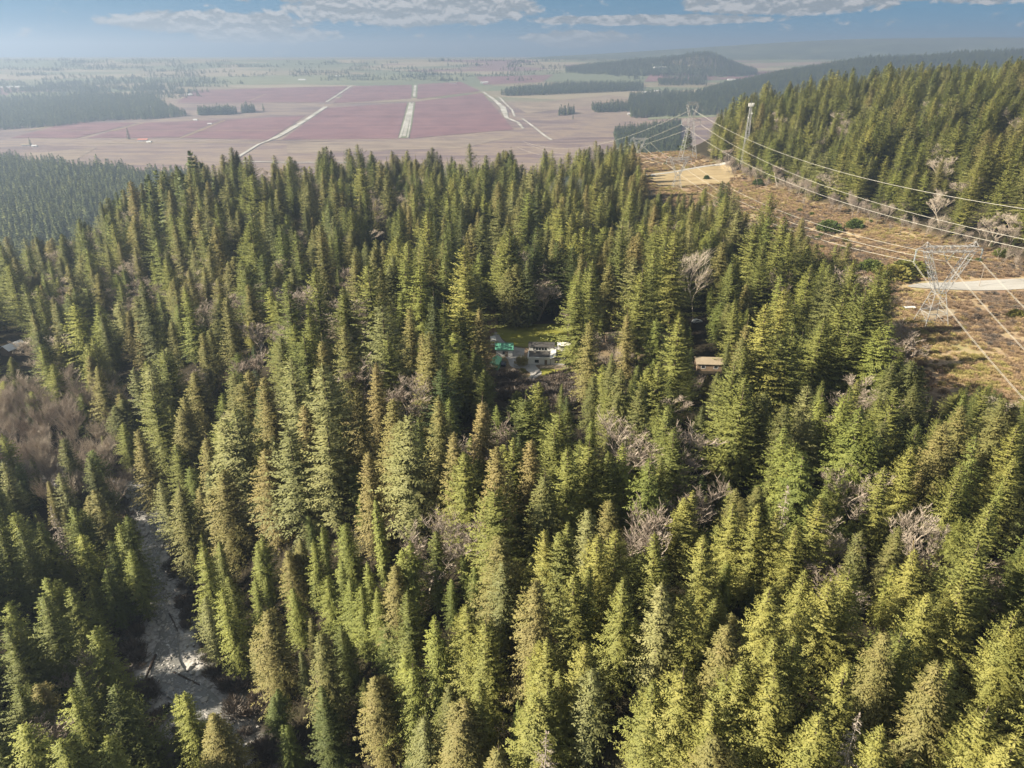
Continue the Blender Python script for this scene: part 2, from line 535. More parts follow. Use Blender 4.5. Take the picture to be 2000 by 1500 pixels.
# mountain flank fading into the air on the far right
def build_mountain():
    m, t, out = material('mountain_forest')
    geo = t.node('ShaderNodeNewGeometry').outputs['Position']
    n = t.noise(geo, 0.004, 7, 0.65)
    c = t.ramp(n, [(0.35, (0.045, 0.06, 0.05)), (0.6, (0.085, 0.10, 0.075)), (0.8, (0.16, 0.15, 0.13))])
    p = t.node('ShaderNodeBsdfDiffuse'); t.put(p.inputs[0], c)
    t.l.new(p.outputs[0], out.inputs[0])
    us = np.linspace(960, 2500, 130)
    top = np.interp(us, [960, 1050, 1250, 1420, 1600, 1750, 2000, 2500], [121, 112, 102, 92, 82, 76, 73, 76])
    rows = []
    D0, D1 = 6600.0, 7900.0
    for k in range(40):
        s = k / 39
        y = D0 + (D1 - D0) * s
        x = (us - 1000) / FPX * 7100 / 1.105
        ztop = CAMZ + (-SP + (750 - top) / FPX * CP) * (7900 / 1.11)
        z0 = height(x, np.full_like(x, y)) - 6
        prof = s ** 0.85
        n = fbm(x / 520 + 3, np.full_like(x, y) / 420, 5, 51) - 0.45
        z = z0 + (ztop - z0) * prof + n * 190 * np.sin(math.pi * min(s, 0.999)) * np.clip((ztop - z0) / 250, 0, 1)
        rows.append(np.stack([x, np.full_like(x, y), np.minimum(z, 296)], -1))
    for k in range(1, 6):   # far side back down to the plain
        s = k / 5
        y = D1 + 900 * s
        last = rows[39]
        z0 = height(last[:, 0], np.full_like(us, y)) - 6
        rows.append(np.stack([last[:, 0], np.full_like(us, y), last[:, 2] * (1 - s) + z0 * s], -1))
    V = np.concatenate(rows); n = len(us)
    F = [(i * n + j, i * n + j + 1, (i + 1) * n + j + 1, (i + 1) * n + j) for i in range(len(rows) - 1) for j in range(n - 1)]
    struct(mesh_obj('mountain', V, F, m, smooth=True))


build_mountain()

# ------------------------------------------------------------------ sheets on the ground: fields, lanes, yard
def field_mat(name, c1, c2, c3, sx=0.003, sy=0.05):
    m, t, out = material(name)
    geo = t.node('ShaderNodeNewGeometry').outputs['Position']
    n = t.noise(t.scalevec(geo, (sx, sy, 0)), 1.0, 5, 0.6)
    n2 = t.noise(geo, 0.012, 5, 0.6)
    k = t.math('ADD', t.math('MULTIPLY', n, 0.55), t.math('MULTIPLY', n2, 0.45))
    c = t.ramp(k, [(0.36, c1), (0.5, c2), (0.66, c3)])
    p = t.node('ShaderNodeBsdfPrincipled'); t.put(p.inputs['Base Color'], c)
    p.inputs['Roughness'].default_value = 0.95; p.inputs['Specular IOR Level'].default_value = 0.05
    t.l.new(p.outputs[0], out.inputs[0])
    return m


M['berry'] = field_mat('berry_rows', (0.105, 0.058, 0.066), (0.165, 0.088, 0.098), (0.225, 0.130, 0.132), 0.0008, 0.06)
M['pasture'] = field_mat('pasture', (0.135, 0.145, 0.085), (0.165, 0.175, 0.105), (0.205, 0.20, 0.13))
M['straw'] = field_mat('dry_grass', (0.20, 0.15, 0.09), (0.28, 0.22, 0.13), (0.35, 0.28, 0.17), 0.03, 0.09)
M['dike'] = field_mat('pale_gravel', (0.20, 0.19, 0.16), (0.36, 0.35, 0.32), (0.52, 0.51, 0.49), 0.02, 0.02)
M['gravel'] = field_mat('yard_gravel', (0.24, 0.23, 0.22), (0.33, 0.32, 0.31), (0.42, 0.41, 0.39), 0.3, 0.3)
M['roadg'] = field_mat('road_gravel', (0.18, 0.165, 0.145), (0.31, 0.30, 0.285), (0.40, 0.39, 0.375), 0.05, 0.9)
M['soil'] = field_mat('brown_soil', (0.12, 0.075, 0.055), (0.17, 0.11, 0.08), (0.23, 0.16, 0.11), 0.2, 0.2)
M['pad'] = field_mat('worn_ground', (0.20, 0.16, 0.11), (0.29, 0.24, 0.17), (0.36, 0.32, 0.25), 0.4, 0.4)
M['scrub'] = field_mat('dry_scrub', (0.15, 0.115, 0.10), (0.21, 0.165, 0.135), (0.29, 0.235, 0.18), 0.006, 0.03)
M['lawn'] = field_mat('lawn_grass', (0.13, 0.14, 0.028), (0.185, 0.185, 0.04), (0.25, 0.24, 0.07), 0.12, 0.3)
M['canal'] = plain('canal_water', (0.30, 0.32, 0.33), 0.15, 0, 0.15, 0.05, 0.5)


def quad_sheet(name, px, nx, ny, dz, mat):
    (a, b, c, d) = [np.array(p, float) for p in px]     # far-left, far-right, near-right, near-left
    S, T = np.meshgrid(np.linspace(0, 1, nx), np.linspace(0, 1, ny))
    pts = (a[None, None] * ((1 - S) * (1 - T))[..., None] + b * (S * (1 - T))[..., None] + c * (S * T)[..., None] + d * ((1 - S) * T)[..., None])
    W = hit(pts[..., 0].ravel(), pts[..., 1].ravel())
    W[:, 2] += dz
    F = [(i * nx + j, (i + 1) * nx + j, (i + 1) * nx + j + 1, i * nx + j + 1) for i in range(ny - 1) for j in range(nx - 1)]
    return struct(mesh_obj(name, W, F, mat, smooth=True))


BERRY = [
    [(809, 199), (942, 182), (1003, 253), (800, 271)],
    [(815, 165), (900, 160), (939, 178), (814, 194)],
    [(639, 211), (795, 201), (777, 271), (551, 273)],
    [(692, 168), (804, 166), (803, 193), (650, 202)],
    [(437, 234), (597, 226), (524, 273), (355, 270)],
    [(380, 176), (680, 168), (634, 200), (345, 201)],
    [(278, 240), (430, 235), (350, 269), (170, 270)],
    [(138, 239), (268, 240), (150, 270), (20, 270)],
    [(930, 150), (1080, 146), (1060, 160), (945, 166)],
    [(1270, 145), (1560, 138), (1500, 153), (1258, 160)],
]
for px in BERRY:
    quad_sheet('berry_field', px, 9, 9, 0.9, M['berry'])
for px in ([(330, 152), (690, 146), (685, 163), (360, 168)], [(700, 148), (930, 142), (900, 156), (695, 163)], [(20, 181), (170, 178), (180, 188), (10, 191)],
           [(1270, 222), (1400, 216), (1400, 228), (1265, 234)]):
    quad_sheet('pasture', px, 9, 7, 0.8, M['pasture'])
for px in ([(1000, 205), (1190, 186), (1255, 193), (1030, 222)], [(60, 300), (190, 288), (150, 312), (40, 318)], [(560, 279), (990, 270), (900, 290), (560, 300)],
           [(1440, 124), (1720, 118), (1700, 124), (1450, 131)]):
    quad_sheet('dry_meadow', px, 9, 7, 0.6, M['scrub'])


def ribbon(name, px, width, dz, mat, parent=None, step=4):
    """a lane or ditch laid along pixels of its centre line, with a width in metres"""
    P = hit([p[0] for p in px], [p[1] for p in px])
    pts = []
    for a, b in zip(P[:-1], P[1:]):
        n = max(2, int(np.hypot(*(b - a)[:2]) / step))
        for k in range(n): pts.append(a + (b - a) * k / n)
    pts.append(P[-1]); pts = np.array(pts)
    d = np.gradient(pts[:, :2], axis=0); d /= np.maximum(np.linalg.norm(d, axis=1, keepdims=True), 1e-6)
    nrm = np.stack([-d[:, 1], d[:, 0]], -1)
    wv = width if np.isscalar(width) else np.interp(np.linspace(0, 1, len(pts)), np.linspace(0, 1, len(width)), width)
    wv = np.broadcast_to(wv, (len(pts),)) * (1 + 0.12 * (vnoise(np.arange(len(pts)) / 3.0, np.zeros(len(pts)), 3) - 0.5))
    V = []; 
    for s in (-0.5, 0, 0.5):
        q = pts[:, :2] + nrm * (wv * s)[:, None]
        V.append(np.column_stack([q, height(q[:, 0], q[:, 1]) + dz]))
    n = len(pts); V = np.concatenate(V)
    F = [(k, k + 1, n + k + 1, n + k) for k in range(n - 1)] + [(n + k, n + k + 1, 2 * n + k + 1, 2 * n + k) for k in range(n - 1)]
    return struct(mesh_obj(name, V, F, mat, parent))


ribbon('farm_lane', [(686, 168), (637, 200)], 13, 1.6, M['dike'], step=40)
ribbon('farm_lane', [(636, 209), (530, 273)], 20, 1.6, M['dike'], step=40)
ribbon('farm_lane', [(530, 273), (504, 283), (459, 311), (470, 316), (560, 318), (690, 318)], 10, 1.6, M['dike'], step=40)
ribbon('dike_bank', [(811, 166), (809, 190)], 30, 1.5, M['pasture'], step=40)
ribbon('canal', [(811, 167), (809, 189)], 14, 2.0, M['dike'], step=40)
ribbon('dike_bank', [(804, 201), (788, 270)], 38, 1.5, M['pasture'], step=40)
ribbon('farm_lane', [(801, 201), (781, 270)], 8, 2.1, M['dike'], step=40)
ribbon('farm_lane', [(807, 201), (796, 270)], 6, 2.1, M['dike'], step=40)
ribbon('canal', [(804, 203), (789, 267)], 12, 2.1, M['dike'], step=40)
ribbon('river', [(944, 180), (965, 195), (982, 210), (989, 230), (1012, 240), (1022, 252)], [12, 16, 22, 26, 14, 10], 1.8, M['dike'], step=40)
ribbon('river', [(975, 190), (1000, 215), (1005, 228)], 9, 1.5, M['dike'], step=40)
ribbon('farm_lane', [(1020, 232), (1045, 250), (1077, 274)], 9, 1.6, M['dike'], step=40)
ribbon('farm_lane', [(650, 204), (760, 199), (800, 197), (935, 180)], 9, 1.4, M['straw'], step=40)
ribbon('farm_lane', [(216, 257), (280, 241)], 9, 1.6, M['straw'], step=40)
ribbon('farm_lane', [(352, 270), (440, 235)], 8, 1.6, M['straw'], step=40)
ribbon('farm_lane', [(55, 256), (136, 238)], 9, 1.6, M['straw'], step=40)
ribbon('farm_lane', [(40, 255), (210, 256), (380, 256), (560, 255)], 6, 1.5, M['straw'], step=40)
ribbon('farm_lane', [(170, 281), (330, 279), (520, 278), (640, 276)], 8, 1.4, M['straw'], step=40)
ribbon('farm_lane', [(485, 198), (520, 184)], 7, 1.6, M['straw'], step=40)
ribbon('farm_lane', [(1020, 150), (1060, 160)], 9, 1.6, M['straw'], step=40)


def poly_sheet(name, px, dz, mat, res=1.2):
    """ground patch with the outline given in pixels of the photograph, laid on the terrain"""
    P = hit([p[0] for p in px], [p[1] for p in px])[:, :2]
    Q = []
    n = len(P)
    for k in range(n):          # rounded outline
        a, b, c_, d_ = P[(k - 1) % n], P[k], P[(k + 1) % n], P[(k + 2) % n]
        for s in np.linspace(0, 1, 6, endpoint=False):
            Q.append(0.5 * ((2 * b) + (c_ - a) * s + (2 * a - 5 * b + 4 * c_ - d_) * s * s + (3 * b - a - 3 * c_ + d_) * s ** 3))
    Q = np.array(Q)
    import bmesh
    bm = bmesh.new()
    vs = [bm.verts.new((q[0], q[1], 0)) for q in Q]
    bm.faces.new(vs)
    bmesh.ops.triangulate(bm, faces=bm.faces[:])
    for _ in range(4):
        es = [e for e in bm.edges if e.calc_length() > res * 3]
        if not es: break
        bmesh.ops.subdivide_edges(bm, edges=es, cuts=1)
        bmesh.ops.triangulate(bm, faces=bm.faces[:])
    co = np.array([v.co[:] for v in bm.verts])
    z = height(co[:, 0], co[:, 1]) + dz
    for v, q in zip(bm.verts, z): v.co.z = q
    bmesh.ops.recalc_face_normals(bm, faces=bm.faces[:])
    if sum(f.normal.z for f in bm.faces) < 0: bmesh.ops.reverse_faces(bm, faces=bm.faces[:])
    me = bpy.data.meshes.new(name); bm.to_mesh(me); bm.free()
    me.materials.append(mat)
    return struct(data_obj(name, me))


LAWN = [(974, 635), (1030, 634), (1095, 634), (1108, 650), (1096, 674), (1058, 678), (1023, 678), (997, 673), (979, 660), (970, 646)]
poly_sheet('lawn', LAWN, 0.14, M['lawn'])
poly_sheet('driveway', [(962, 655), (972, 650), (981, 664), (999, 676), (1024, 681), (1060, 681), (1098, 677), (1098, 686), (1060, 690), (1046, 712),
                        (1058, 728), (1044, 740), (1028, 750), (1036, 730), (1020, 722), (998, 716), (990, 700), (972, 684)], 0.10, M['gravel'])
poly_sheet('dirt_lane', [(946, 602), (968, 602), (972, 640), (968, 662), (958, 660), (952, 630)], 0.07, M['soil'])
poly_sheet('garden_lawn', [(1058, 717), (1086, 716), (1092, 726), (1080, 735), (1060, 733)], 0.06, M['lawn'])
poly_sheet('gravel_road', [(1772, 560), (1800, 554), (1860, 552), (1930, 548), (2000, 545), (2100, 542), (2100, 563), (2000, 565), (1900, 568), (1810, 564)], 0.30, M['roadg'], 2.0)
poly_sheet('tower_pad', [(1790, 612), (1830, 604), (1875, 606), (1860, 618), (1815, 626)], 0.12, M['pad'], 2.0)
poly_sheet('dry_meadow', [(1275, 339), (1340, 330), (1415, 322), (1432, 340), (1425, 356), (1350, 362), (1285, 366), (1270, 352)], 0.4, M['straw'], 4.0)
ribbon('gravel_track', [(1262, 343), (1300, 339), (1345, 331), (1395, 323), (1425, 318)], 6, 0.55, M['roadg'])

# ------------------------------------------------------------------ tree meshes
def leaf_mesh(name, quads, mat, axis_h=0):
    q = np.asarray(quads, np.float32)          # (n, 4, 3)
    n = len(q)
    me = bpy.data.meshes.new(name)
    me.vertices.add(n * 4); me.vertices.foreach_set('co', q.ravel())
    me.loops.add(n * 4); me.loops.foreach_set('vertex_index', np.arange(n * 4, dtype=np.int32))
    me.polygons.add(n); me.polygons.foreach_set('loop_start', np.arange(n, dtype=np.int32) * 4)
    me.update(calc_edges=True)
    me.materials.append(mat)
    if axis_h:      # needles shade together as a rounded crown
        fn = np.cross(q[:, 1] - q[:, 3], q[:, 2] - q[:, 0]); fn /= np.maximum(np.linalg.norm(fn, axis=1, keepdims=True), 1e-6)
        c = q.mean(1); out_ = c.copy(); out_[:, 2] = 0
        out_ /= np.maximum(np.linalg.norm(out_, axis=1, keepdims=True), 0.3)
        out_[:, 2] = 0.45
        fn *= np.sign((fn * out_).sum(1, keepdims=True) + 1e-9)
        nv = out_ * 0.8 + fn * 0.6
        nv /= np.linalg.norm(nv, axis=1, keepdims=True)
        me.normals_split_custom_set_from_vertices(np.repeat(nv, 4, 0).tolist())
    return me


def unit(v): return v / max(1e-9, math.sqrt(float(v @ v)))


def conifer_quads(seed, H, R, base, levels, nb, e_bot, e_top, upturn, twig, hang, power, wid=0.30, gap=0.07, lean=0.0, wobble=0.18, top=0.985):
    r = np.random.default_rng(seed)
    Q = []
    lump = r.uniform(0.62, 1.22, 9)
    for i in range(levels):
        t = i / (levels - 1)
        t = t ** 0.88
        z0 = H * (base + (top - base) * t)
        pr = (1 - t) ** power * (0.62 + 0.38 * min(1.0, t / 0.16)) + 0.018
        L0 = R * pr
        n = nb if t < 0.8 else max(3, nb - 2)
        a0 = r.uniform(0, 6.28)
        for b in range(n):
            if t < 0.85 and r.random() < gap: continue
            az = a0 + 6.2832 * b / n + r.normal(0, 0.28)
            side_f = lump[int(((az % 6.2832) / 6.2832 * 3 + t * 5) % 9)]
            L = L0 * r.uniform(1 - wobble * 2, 1 + wobble) * side_f
            e = e_bot + (e_top - e_bot) * t + r.normal(0, 0.13)
            ca, sa = math.cos(az), math.sin(az)
            rad = np.array((ca, sa, 0.0)); per = np.array((-sa, ca, 0.0)); zup = np.array((0, 0, 1.0))
            zs = z0 + r.normal(0, 0.006 * H)
            k = max(2, int(L / (twig * 0.52)))
            for j in range(k):
                s = (j + 0.55) / k
                P = rad * (L * s * math.cos(e)) + zup * (zs + L * (math.sin(e) * s + upturn * s * s))
                P = P + per * r.normal(0, 0.04 * L)
                sd_ = unit(rad * math.cos(e) + zup * (math.sin(e) + 2 * upturn * s))
                l0 = twig * (1.2 - 0.55 * s) * min(1.0, 0.45 + L / (2.2 * twig))
                for sg in (-1, 1):
                    l = l0 * r.uniform(0.65, 1.3)
                    d = unit(sd_ * r.uniform(0.45, 0.85) + per * sg * r.uniform(0.5, 0.95) + zup * (-hang * r.uniform(0.1, 1.0) + r.normal(0, 0.12)))
                    wv = unit(np.cross(d, zup + r.normal(0, 0.45, 3))) * (l * wid * r.uniform(0.7, 1.25))
                    m = P + d * (l * 0.45) + zup * (0.04 * l)
                    Q.append((P, m + wv, P + d * l, m - wv))
            P = rad * (L * math.cos(e) * 0.92) + zup * (zs + L * (math.sin(e) * 0.92 + upturn * 0.85))
            d = unit(rad + zup * (upturn * 2 + math.sin(e)) + r.normal(0, 0.15, 3))
            l = twig * r.uniform(0.7, 1.1) * min(1.0, 0.4 + L / (2.2 * twig))
            wv = unit(np.cross(d, zup + r.normal(0, 0.3, 3))) * (l * wid)
            m = P + d * (l * 0.45)
            Q.append((P, m + wv, P + d * l, m - wv))
    for k in range(7):      # leader
        P = np.array((0, 0, H * (0.955 + 0.006 * k)))
        d = unit(np.array((r.normal(0, 0.3), r.normal(0, 0.3), 1.0)))
        l = twig * 1.0
        wv = unit(np.cross(d, r.normal(0, 1, 3))) * (l * 0.16)
        Q.append((P, P + d * l * 0.5 + wv, P + d * l, P + d * l * 0.5 - wv))
    Q = np.array(Q)
    if lean:
        zz_ = Q[..., 2] / H
        Q[..., 0] += lean * zz_ ** 2
    return Q


def trunk_mesh(name, H, r0, mat, stubs=0, seed=0, lean=0.0, sides=6):
    rg = random.Random(seed)
    mb = MB()
    pts = [(lean * (k / 6) ** 2, 0, -1.5 + (H + 1.5) * k / 6) for k in range(7)]
    mb.tube(pts, [r0 * (1.25 if k == 0 else 1) * (1 - 0.93 * k / 6) + 0.02 for k in range(7)], sides)
    for _ in range(stubs):
        z = H * rg.uniform(0.18, 0.97); a = rg.uniform(0, 6.28); L = H * 0.11 * (1.15 - z / H) * rg.uniform(0.5, 1.3)
        x0 = lean * (z / H) ** 2
        p1 = (x0 + math.cos(a) * L, math.sin(a) * L, z + L * rg.uniform(-0.25, 0.25))
        mb.bar((x0, 0, z), p1, 0.075, 3, 0.03)
        for _k in range(4):
            s = rg.uniform(0.35, 1.0); b = a + rg.uniform(-0.9, 0.9); l = L * rg.uniform(0.2, 0.45)
            q = (x0 + math.cos(a) * L * s, math.sin(a) * L * s, z + (p1[2] - z) * s)
            mb.bar(q, (q[0] + math.cos(b) * l, q[1] + math.sin(b) * l, q[2] + rg.uniform(-0.3, 0.2)), 0.05, 3, 0.02)
    me = bpy.data.meshes.new(name)
    me.from_pydata([tuple(p) for p in mb.v], [], mb.f)
    me.materials.append(mat); me.update()
    return me


def bare_meshes(seed, H, spread, trunk_r, fork, mat_trunk, mat_twig, levels=5, kids=(4, 5), twig_r=0.038, updraft=0.35, straight=0.0):
    rg = random.Random(seed)
    tr, tw = MB(), MB()
    count = [0]
    def grow(p, d, L, r, lev):
        if count[0] > 2600: return
        seg = 3 if lev < 3 else 2
        q = p; dd = Vector(d)
        nodes = [q.copy()]
        for k in range(seg):
            dd = (dd + Vector((rg.gauss(0, .16), rg.gauss(0, .16), rg.gauss(0, .10) + updraft * 0.12))).normalized()
            q = q + dd * (L / seg); nodes.append(q.copy())
        mb = tr if lev <= 1 else tw
        rr = [max(twig_r * 0.55, r * (1 - 0.5 * k / seg)) for k in range(seg + 1)]
        mb.tube(nodes, rr, 5 if lev == 0 else 4 if lev == 1 else 3)
        count[0] += 1
        if lev >= levels: return
        n = rg.randint(*kids)
        for k in range(n):
            s = rg.uniform(0.35, 1.0) if lev > 0 else rg.uniform(fork, 1.0)
            i = min(seg - 1, int(s * seg)); f = s * seg - i
            base_p = nodes[i].lerp(nodes[i + 1], min(1, f))
            az = rg.uniform(0, 6.283); tilt = rg.uniform(0.35, 0.95) * spread
            side = Vector((math.cos(az), math.sin(az), 0))
            nd = (dd * math.cos(tilt) + side * math.sin(tilt) + Vector((0, 0, updraft * 0.4))).normalized()
            grow(base_p, nd, L * rg.uniform(0.48, 0.72) * (1 - straight * (lev == 0) * s * 0.7), max(twig_r, r * 0.5), lev + 1)
    grow(Vector((0, 0, -1)), Vector((0, 0, 1)), H * 0.5 * (1 + straight), trunk_r, 0)
    def fin(mb, nm, mat):
        v = np.array([tuple(p) for p in mb.v])
        me = bpy.data.meshes.new(nm)
        me.from_pydata(v.tolist(), [], mb.f); me.materials.append(mat); me.update()
        return me
    zmax = max(p[2] for p in tw.v) if tw.v else H
    return fin(tr, 'trunk', mat_trunk), fin(tw, 'crown', mat_twig), float(zmax)


VAR = {}     # kind -> list of dicts(trunk mesh, crown mesh, H)


def add_conifer(kind, mat, n, seed, **kw):
    L = []
    for i in range(n):
        r = random.Random(seed + i)
        H = 30.0
        p = dict(kw)
        for k, v in list(p.items()):
            if isinstance(v, tuple): p[k] = r.uniform(*v)
        if kind in ('fir', 'hem', 'cedar') and i == 4: p['top'] = 0.90      # worn, blunt top
        Q = conifer_quads(seed + i, H, **p)
        if kind in ('fir', 'hem', 'cedar', 'pale') and i == 1:              # forked tree with a second leader
            p['R'] *= 0.72; p['base'] = 0.35
            Q2 = conifer_quads(seed + i + 50, H * 0.93, **p); Q2[..., 0] += 1.9; Q2[..., 1] += 0.8
            Q = np.concatenate([Q, Q2])
        L.append(dict(crown=leaf_mesh('crown', Q, mat, H), trunk=trunk_mesh('trunk', H * 0.97, 0.42, M['bark'], 0, seed + i), H=H))
    VAR[kind] = L


add_conifer('fir', M['fir'], 6, 100, R=(5.6, 8.4), base=(0.06, 0.14), levels=42, nb=8, e_bot=-0.22, e_top=0.62, upturn=(0.10, 0.22), twig=0.68, hang=0.4, power=(0.50, 0.78), wid=0.21)
add_conifer('pale', M['pale'], 4, 200, R=(6.2, 8.0), base=(0.08, 0.15), levels=34, nb=7, e_bot=-0.30, e_top=0.45, upturn=(0.12, 0.2), twig=0.78, hang=0.55, power=(0.6, 0.8), wid=0.22, gap=0.1)
add_conifer('hem', M['hem'], 6, 300, R=(5.0, 7.4), base=(0.05, 0.12), levels=42, nb=7, e_bot=-0.28, e_top=0.40, upturn=(-0.05, 0.05), twig=0.64, hang=0.8, power=(0.52, 0.8), wid=0.22, lean=(-0.5, 0.5), gap=0.09)
add_conifer('cedar', M['cedar'], 6, 400, R=(4.4, 6.6), base=(0.02, 0.07), levels=50, nb=9, e_bot=-0.25, e_top=0.75, upturn=(-0.16, -0.08), twig=0.62, hang=1.1, power=(0.42, 0.6), wid=0.21, gap=0.03, wobble=0.10)
add_conifer('slim', M['hem'], 2, 500, R=(1.9, 2.3), base=(0.05, 0.1), levels=44, nb=6, e_bot=-0.5, e_top=0.1, upturn=(-0.1, 0.0), twig=0.8, hang=0.9, power=(0.45, 0.6), wid=0.3)
add_conifer('far', M['fir'], 4, 600, R=(4.4, 5.4), base=(0.04, 0.1), levels=11, nb=6, e_bot=-0.25, e_top=0.5, upturn=0.1, twig=3.4, hang=0.5, power=(0.7, 0.95), wid=0.42, gap=0.0)
VAR['snag'] = []
for i in range(3):
    H = 26.0
    Q = conifer_quads(700 + i, H, R=2.2, base=0.3, levels=16, nb=5, e_bot=-0.3, e_top=0.1, upturn=0.0, twig=0.8, hang=0.6, power=0.6, wid=0.08, gap=0.2)
    VAR['snag'].append(dict(crown=leaf_mesh('crown', Q, M['dead']), trunk=trunk_mesh('trunk', H, 0.3, M['barkpale'], 34, 700 + i), H=H))
for kind, n, par in (('maple', 4, dict(H=20, spread=0.95, trunk_r=0.27, fork=0.4, mat_trunk=M['barkpale'], mat_twig=M['twig'], levels=5, kids=(4, 5), twig_r=0.038, updraft=0.55)),
                     ('mossy', 2, dict(H=20, spread=1.0, trunk_r=0.33, fork=0.3, mat_trunk=M['moss'], mat_twig=M['twig'], levels=5, kids=(4, 5), twig_r=0.038, updraft=0.8)),
                     ('alder', 4, dict(H=22, spread=0.75, trunk_r=0.16, fork=0.35, mat_trunk=M['barkpale'], mat_twig=M['twig'], levels=3, kids=(7, 11), twig_r=0.03, straight=0.7))):
    VAR[kind] = []
    for i in range(n):
        a, b, H = bare_meshes(800 + i + 10 * len(kind), **par)
        VAR[kind].append(dict(trunk=a, crown=b, H=H))

# low plants
def bush_quads(seed, R, Hh, n, l, wid, up):
    r = np.random.default_rng(seed); Q = []
    for _ in range(n):
        a = r.uniform(0, 6.28); b = r.uniform(0.05, 1.0) ** 0.6; ph = r.uniform(0, 1.45)
        c = np.array((math.cos(a) * math.cos(ph) * R * b, math.sin(a) * math.cos(ph) * R * b, math.sin(ph) * Hh * b))
        d = unit(np.array((math.cos(a) * 0.6, math.sin(a) * 0.6, up)) + r.normal(0, 0.45, 3))
        ll = l * r.uniform(0.6, 1.4)
        wv = unit(np.cross(d, r.normal(0, 1, 3))) * ll * wid
        Q.append((c, c + d * ll * 0.5 + wv, c + d * ll, c + d * ll * 0.5 - wv))
    return np.array(Q)


VAR['brush'] = [dict(crown=leaf_mesh('stems', bush_quads(900 + i, 1.5, 1.2, 520, 0.9, 0.055, 1.3), M['brush']), H=1.8) for i in range(3)]
VAR['shrub'] = [dict(crown=leaf_mesh('foliage', bush_quads(950 + i, 2.4, 3.2, 1400, 0.55, 0.33, 0.6), M['shrub']), H=3.6) for i in range(3)]
PROTO = {}    # (kind, i) -> (crown object, trunk object) used by the scatter


def put_tree(kind, i, loc, h, wide, rz, tone, name, label, cat, group, tilt=(0, 0)):
    v = VAR[kind][i]
    s = h / v['H']
    e = empty(name, loc, rz, (s * wide, s * wide, s))
    e.rotation_euler = (tilt[0], tilt[1], rz)
    cnm = {'brush': 'stems', 'shrub': 'foliage'}.get(kind, 'crown')
    c = data_obj(cnm, v['crown'], e); c['tone'] = float(tone)
    t_ = None
    if 'trunk' in v:
        t_ = data_obj('trunk', v['trunk'], e); t_['tone'] = float(tone)
    PROTO.setdefault((kind, i), (c, t_))
    tag(e, label, cat, group)
    return e


def scatter(name, kind, P, scale, wide, rz, tone, label, cat, vi=None):
    """one object that carries many far plants by geometry nodes"""
    n = len(P)
    me = bpy.data.meshes.new(name)
    me.vertices.add(n); me.vertices.foreach_set('co', np.asarray(P, np.float32).ravel())
    nv = len(VAR[kind])
    vi = RNG.integers(0, nv, n) if vi is None else vi
    def attr(nm, tp, arr):
        a = me.attributes.new(nm, tp, 'POINT')
        a.data.foreach_set('vector' if tp == 'FLOAT_VECTOR' else 'value', np.asarray(arr, np.int32 if tp == 'INT' else np.float32).ravel())
    attr('pick', 'INT', vi)
    attr('turn', 'FLOAT_VECTOR', np.stack([RNG.normal(0, 0.02, n), RNG.normal(0, 0.02, n), rz], -1))
    attr('size', 'FLOAT_VECTOR', np.stack([scale * wide, scale * wide, scale], -1))
    attr('tone', 'FLOAT', tone)
    me.update()
    o = data_obj(name, me)
    ng = bpy.data.node_groups.new(name, 'GeometryNodeTree')
    ng.interface.new_socket('Geometry', in_out='INPUT', socket_type='NodeSocketGeometry')
    ng.interface.new_socket('Geometry', in_out='OUTPUT', socket_type='NodeSocketGeometry')
    N = ng.nodes; Lk = ng.links
    gi = N.new('NodeGroupInput'); go = N.new('NodeGroupOutput')
    join = N.new('GeometryNodeJoinGeometry')
    for k in range(nv):
        crown, trunk = PROTO[(kind, k)]
        j2 = N.new('GeometryNodeJoinGeometry')
        for ob in (crown, trunk):
            if ob is None: continue
            oi = N.new('GeometryNodeObjectInfo'); oi.transform_space = 'ORIGINAL'
            oi.inputs['Object'].default_value = ob
            Lk.new(oi.outputs['Geometry'], j2.inputs[0])
        g2i = N.new('GeometryNodeGeometryToInstance')
        Lk.new(j2.outputs[0], g2i.inputs[0]); Lk.new(g2i.outputs[0], join.inputs[0])
    iop = N.new('GeometryNodeInstanceOnPoints')
    Lk.new(gi.outputs[0], iop.inputs['Points']); Lk.new(join.outputs[0], iop.inputs['Instance'])
    iop.inputs['Pick Instance'].default_value = True
    def named(nm, tp):
        q = N.new('GeometryNodeInputNamedAttribute'); q.data_type = tp; q.inputs['Name'].default_value = nm
        return q.outputs['Attribute']
    Lk.new(named('pick', 'INT'), iop.inputs['Instance Index'])
    e2r = N.new('FunctionNodeEulerToRotation')
    Lk.new(named('turn', 'FLOAT_VECTOR'), e2r.inputs[0]); Lk.new(e2r.outputs[0], iop.inputs['Rotation'])
    Lk.new(named('size', 'FLOAT_VECTOR'), iop.inputs['Scale'])
    Lk.new(iop.outputs[0], go.inputs[0])
    md = o.modifiers.new('scatter', 'NODES'); md.node_group = ng
    return stuff(o, label, cat)


# ------------------------------------------------------------------ where trees stand
def in_poly(u, v, poly):
    u = np.asarray(u); v = np.asarray(v)
    ins = np.zeros(u.shape, bool)
    n = len(poly)
    for i in range(n):
        x1, y1 = poly[i]; x2, y2 = poly[(i + 1) % n]
        c = ((y1 > v) != (y2 > v)) & (u < (x2 - x1) * (v - y1) / (y2 - y1 + 1e-9) + x1)
        ins ^= c
    return ins


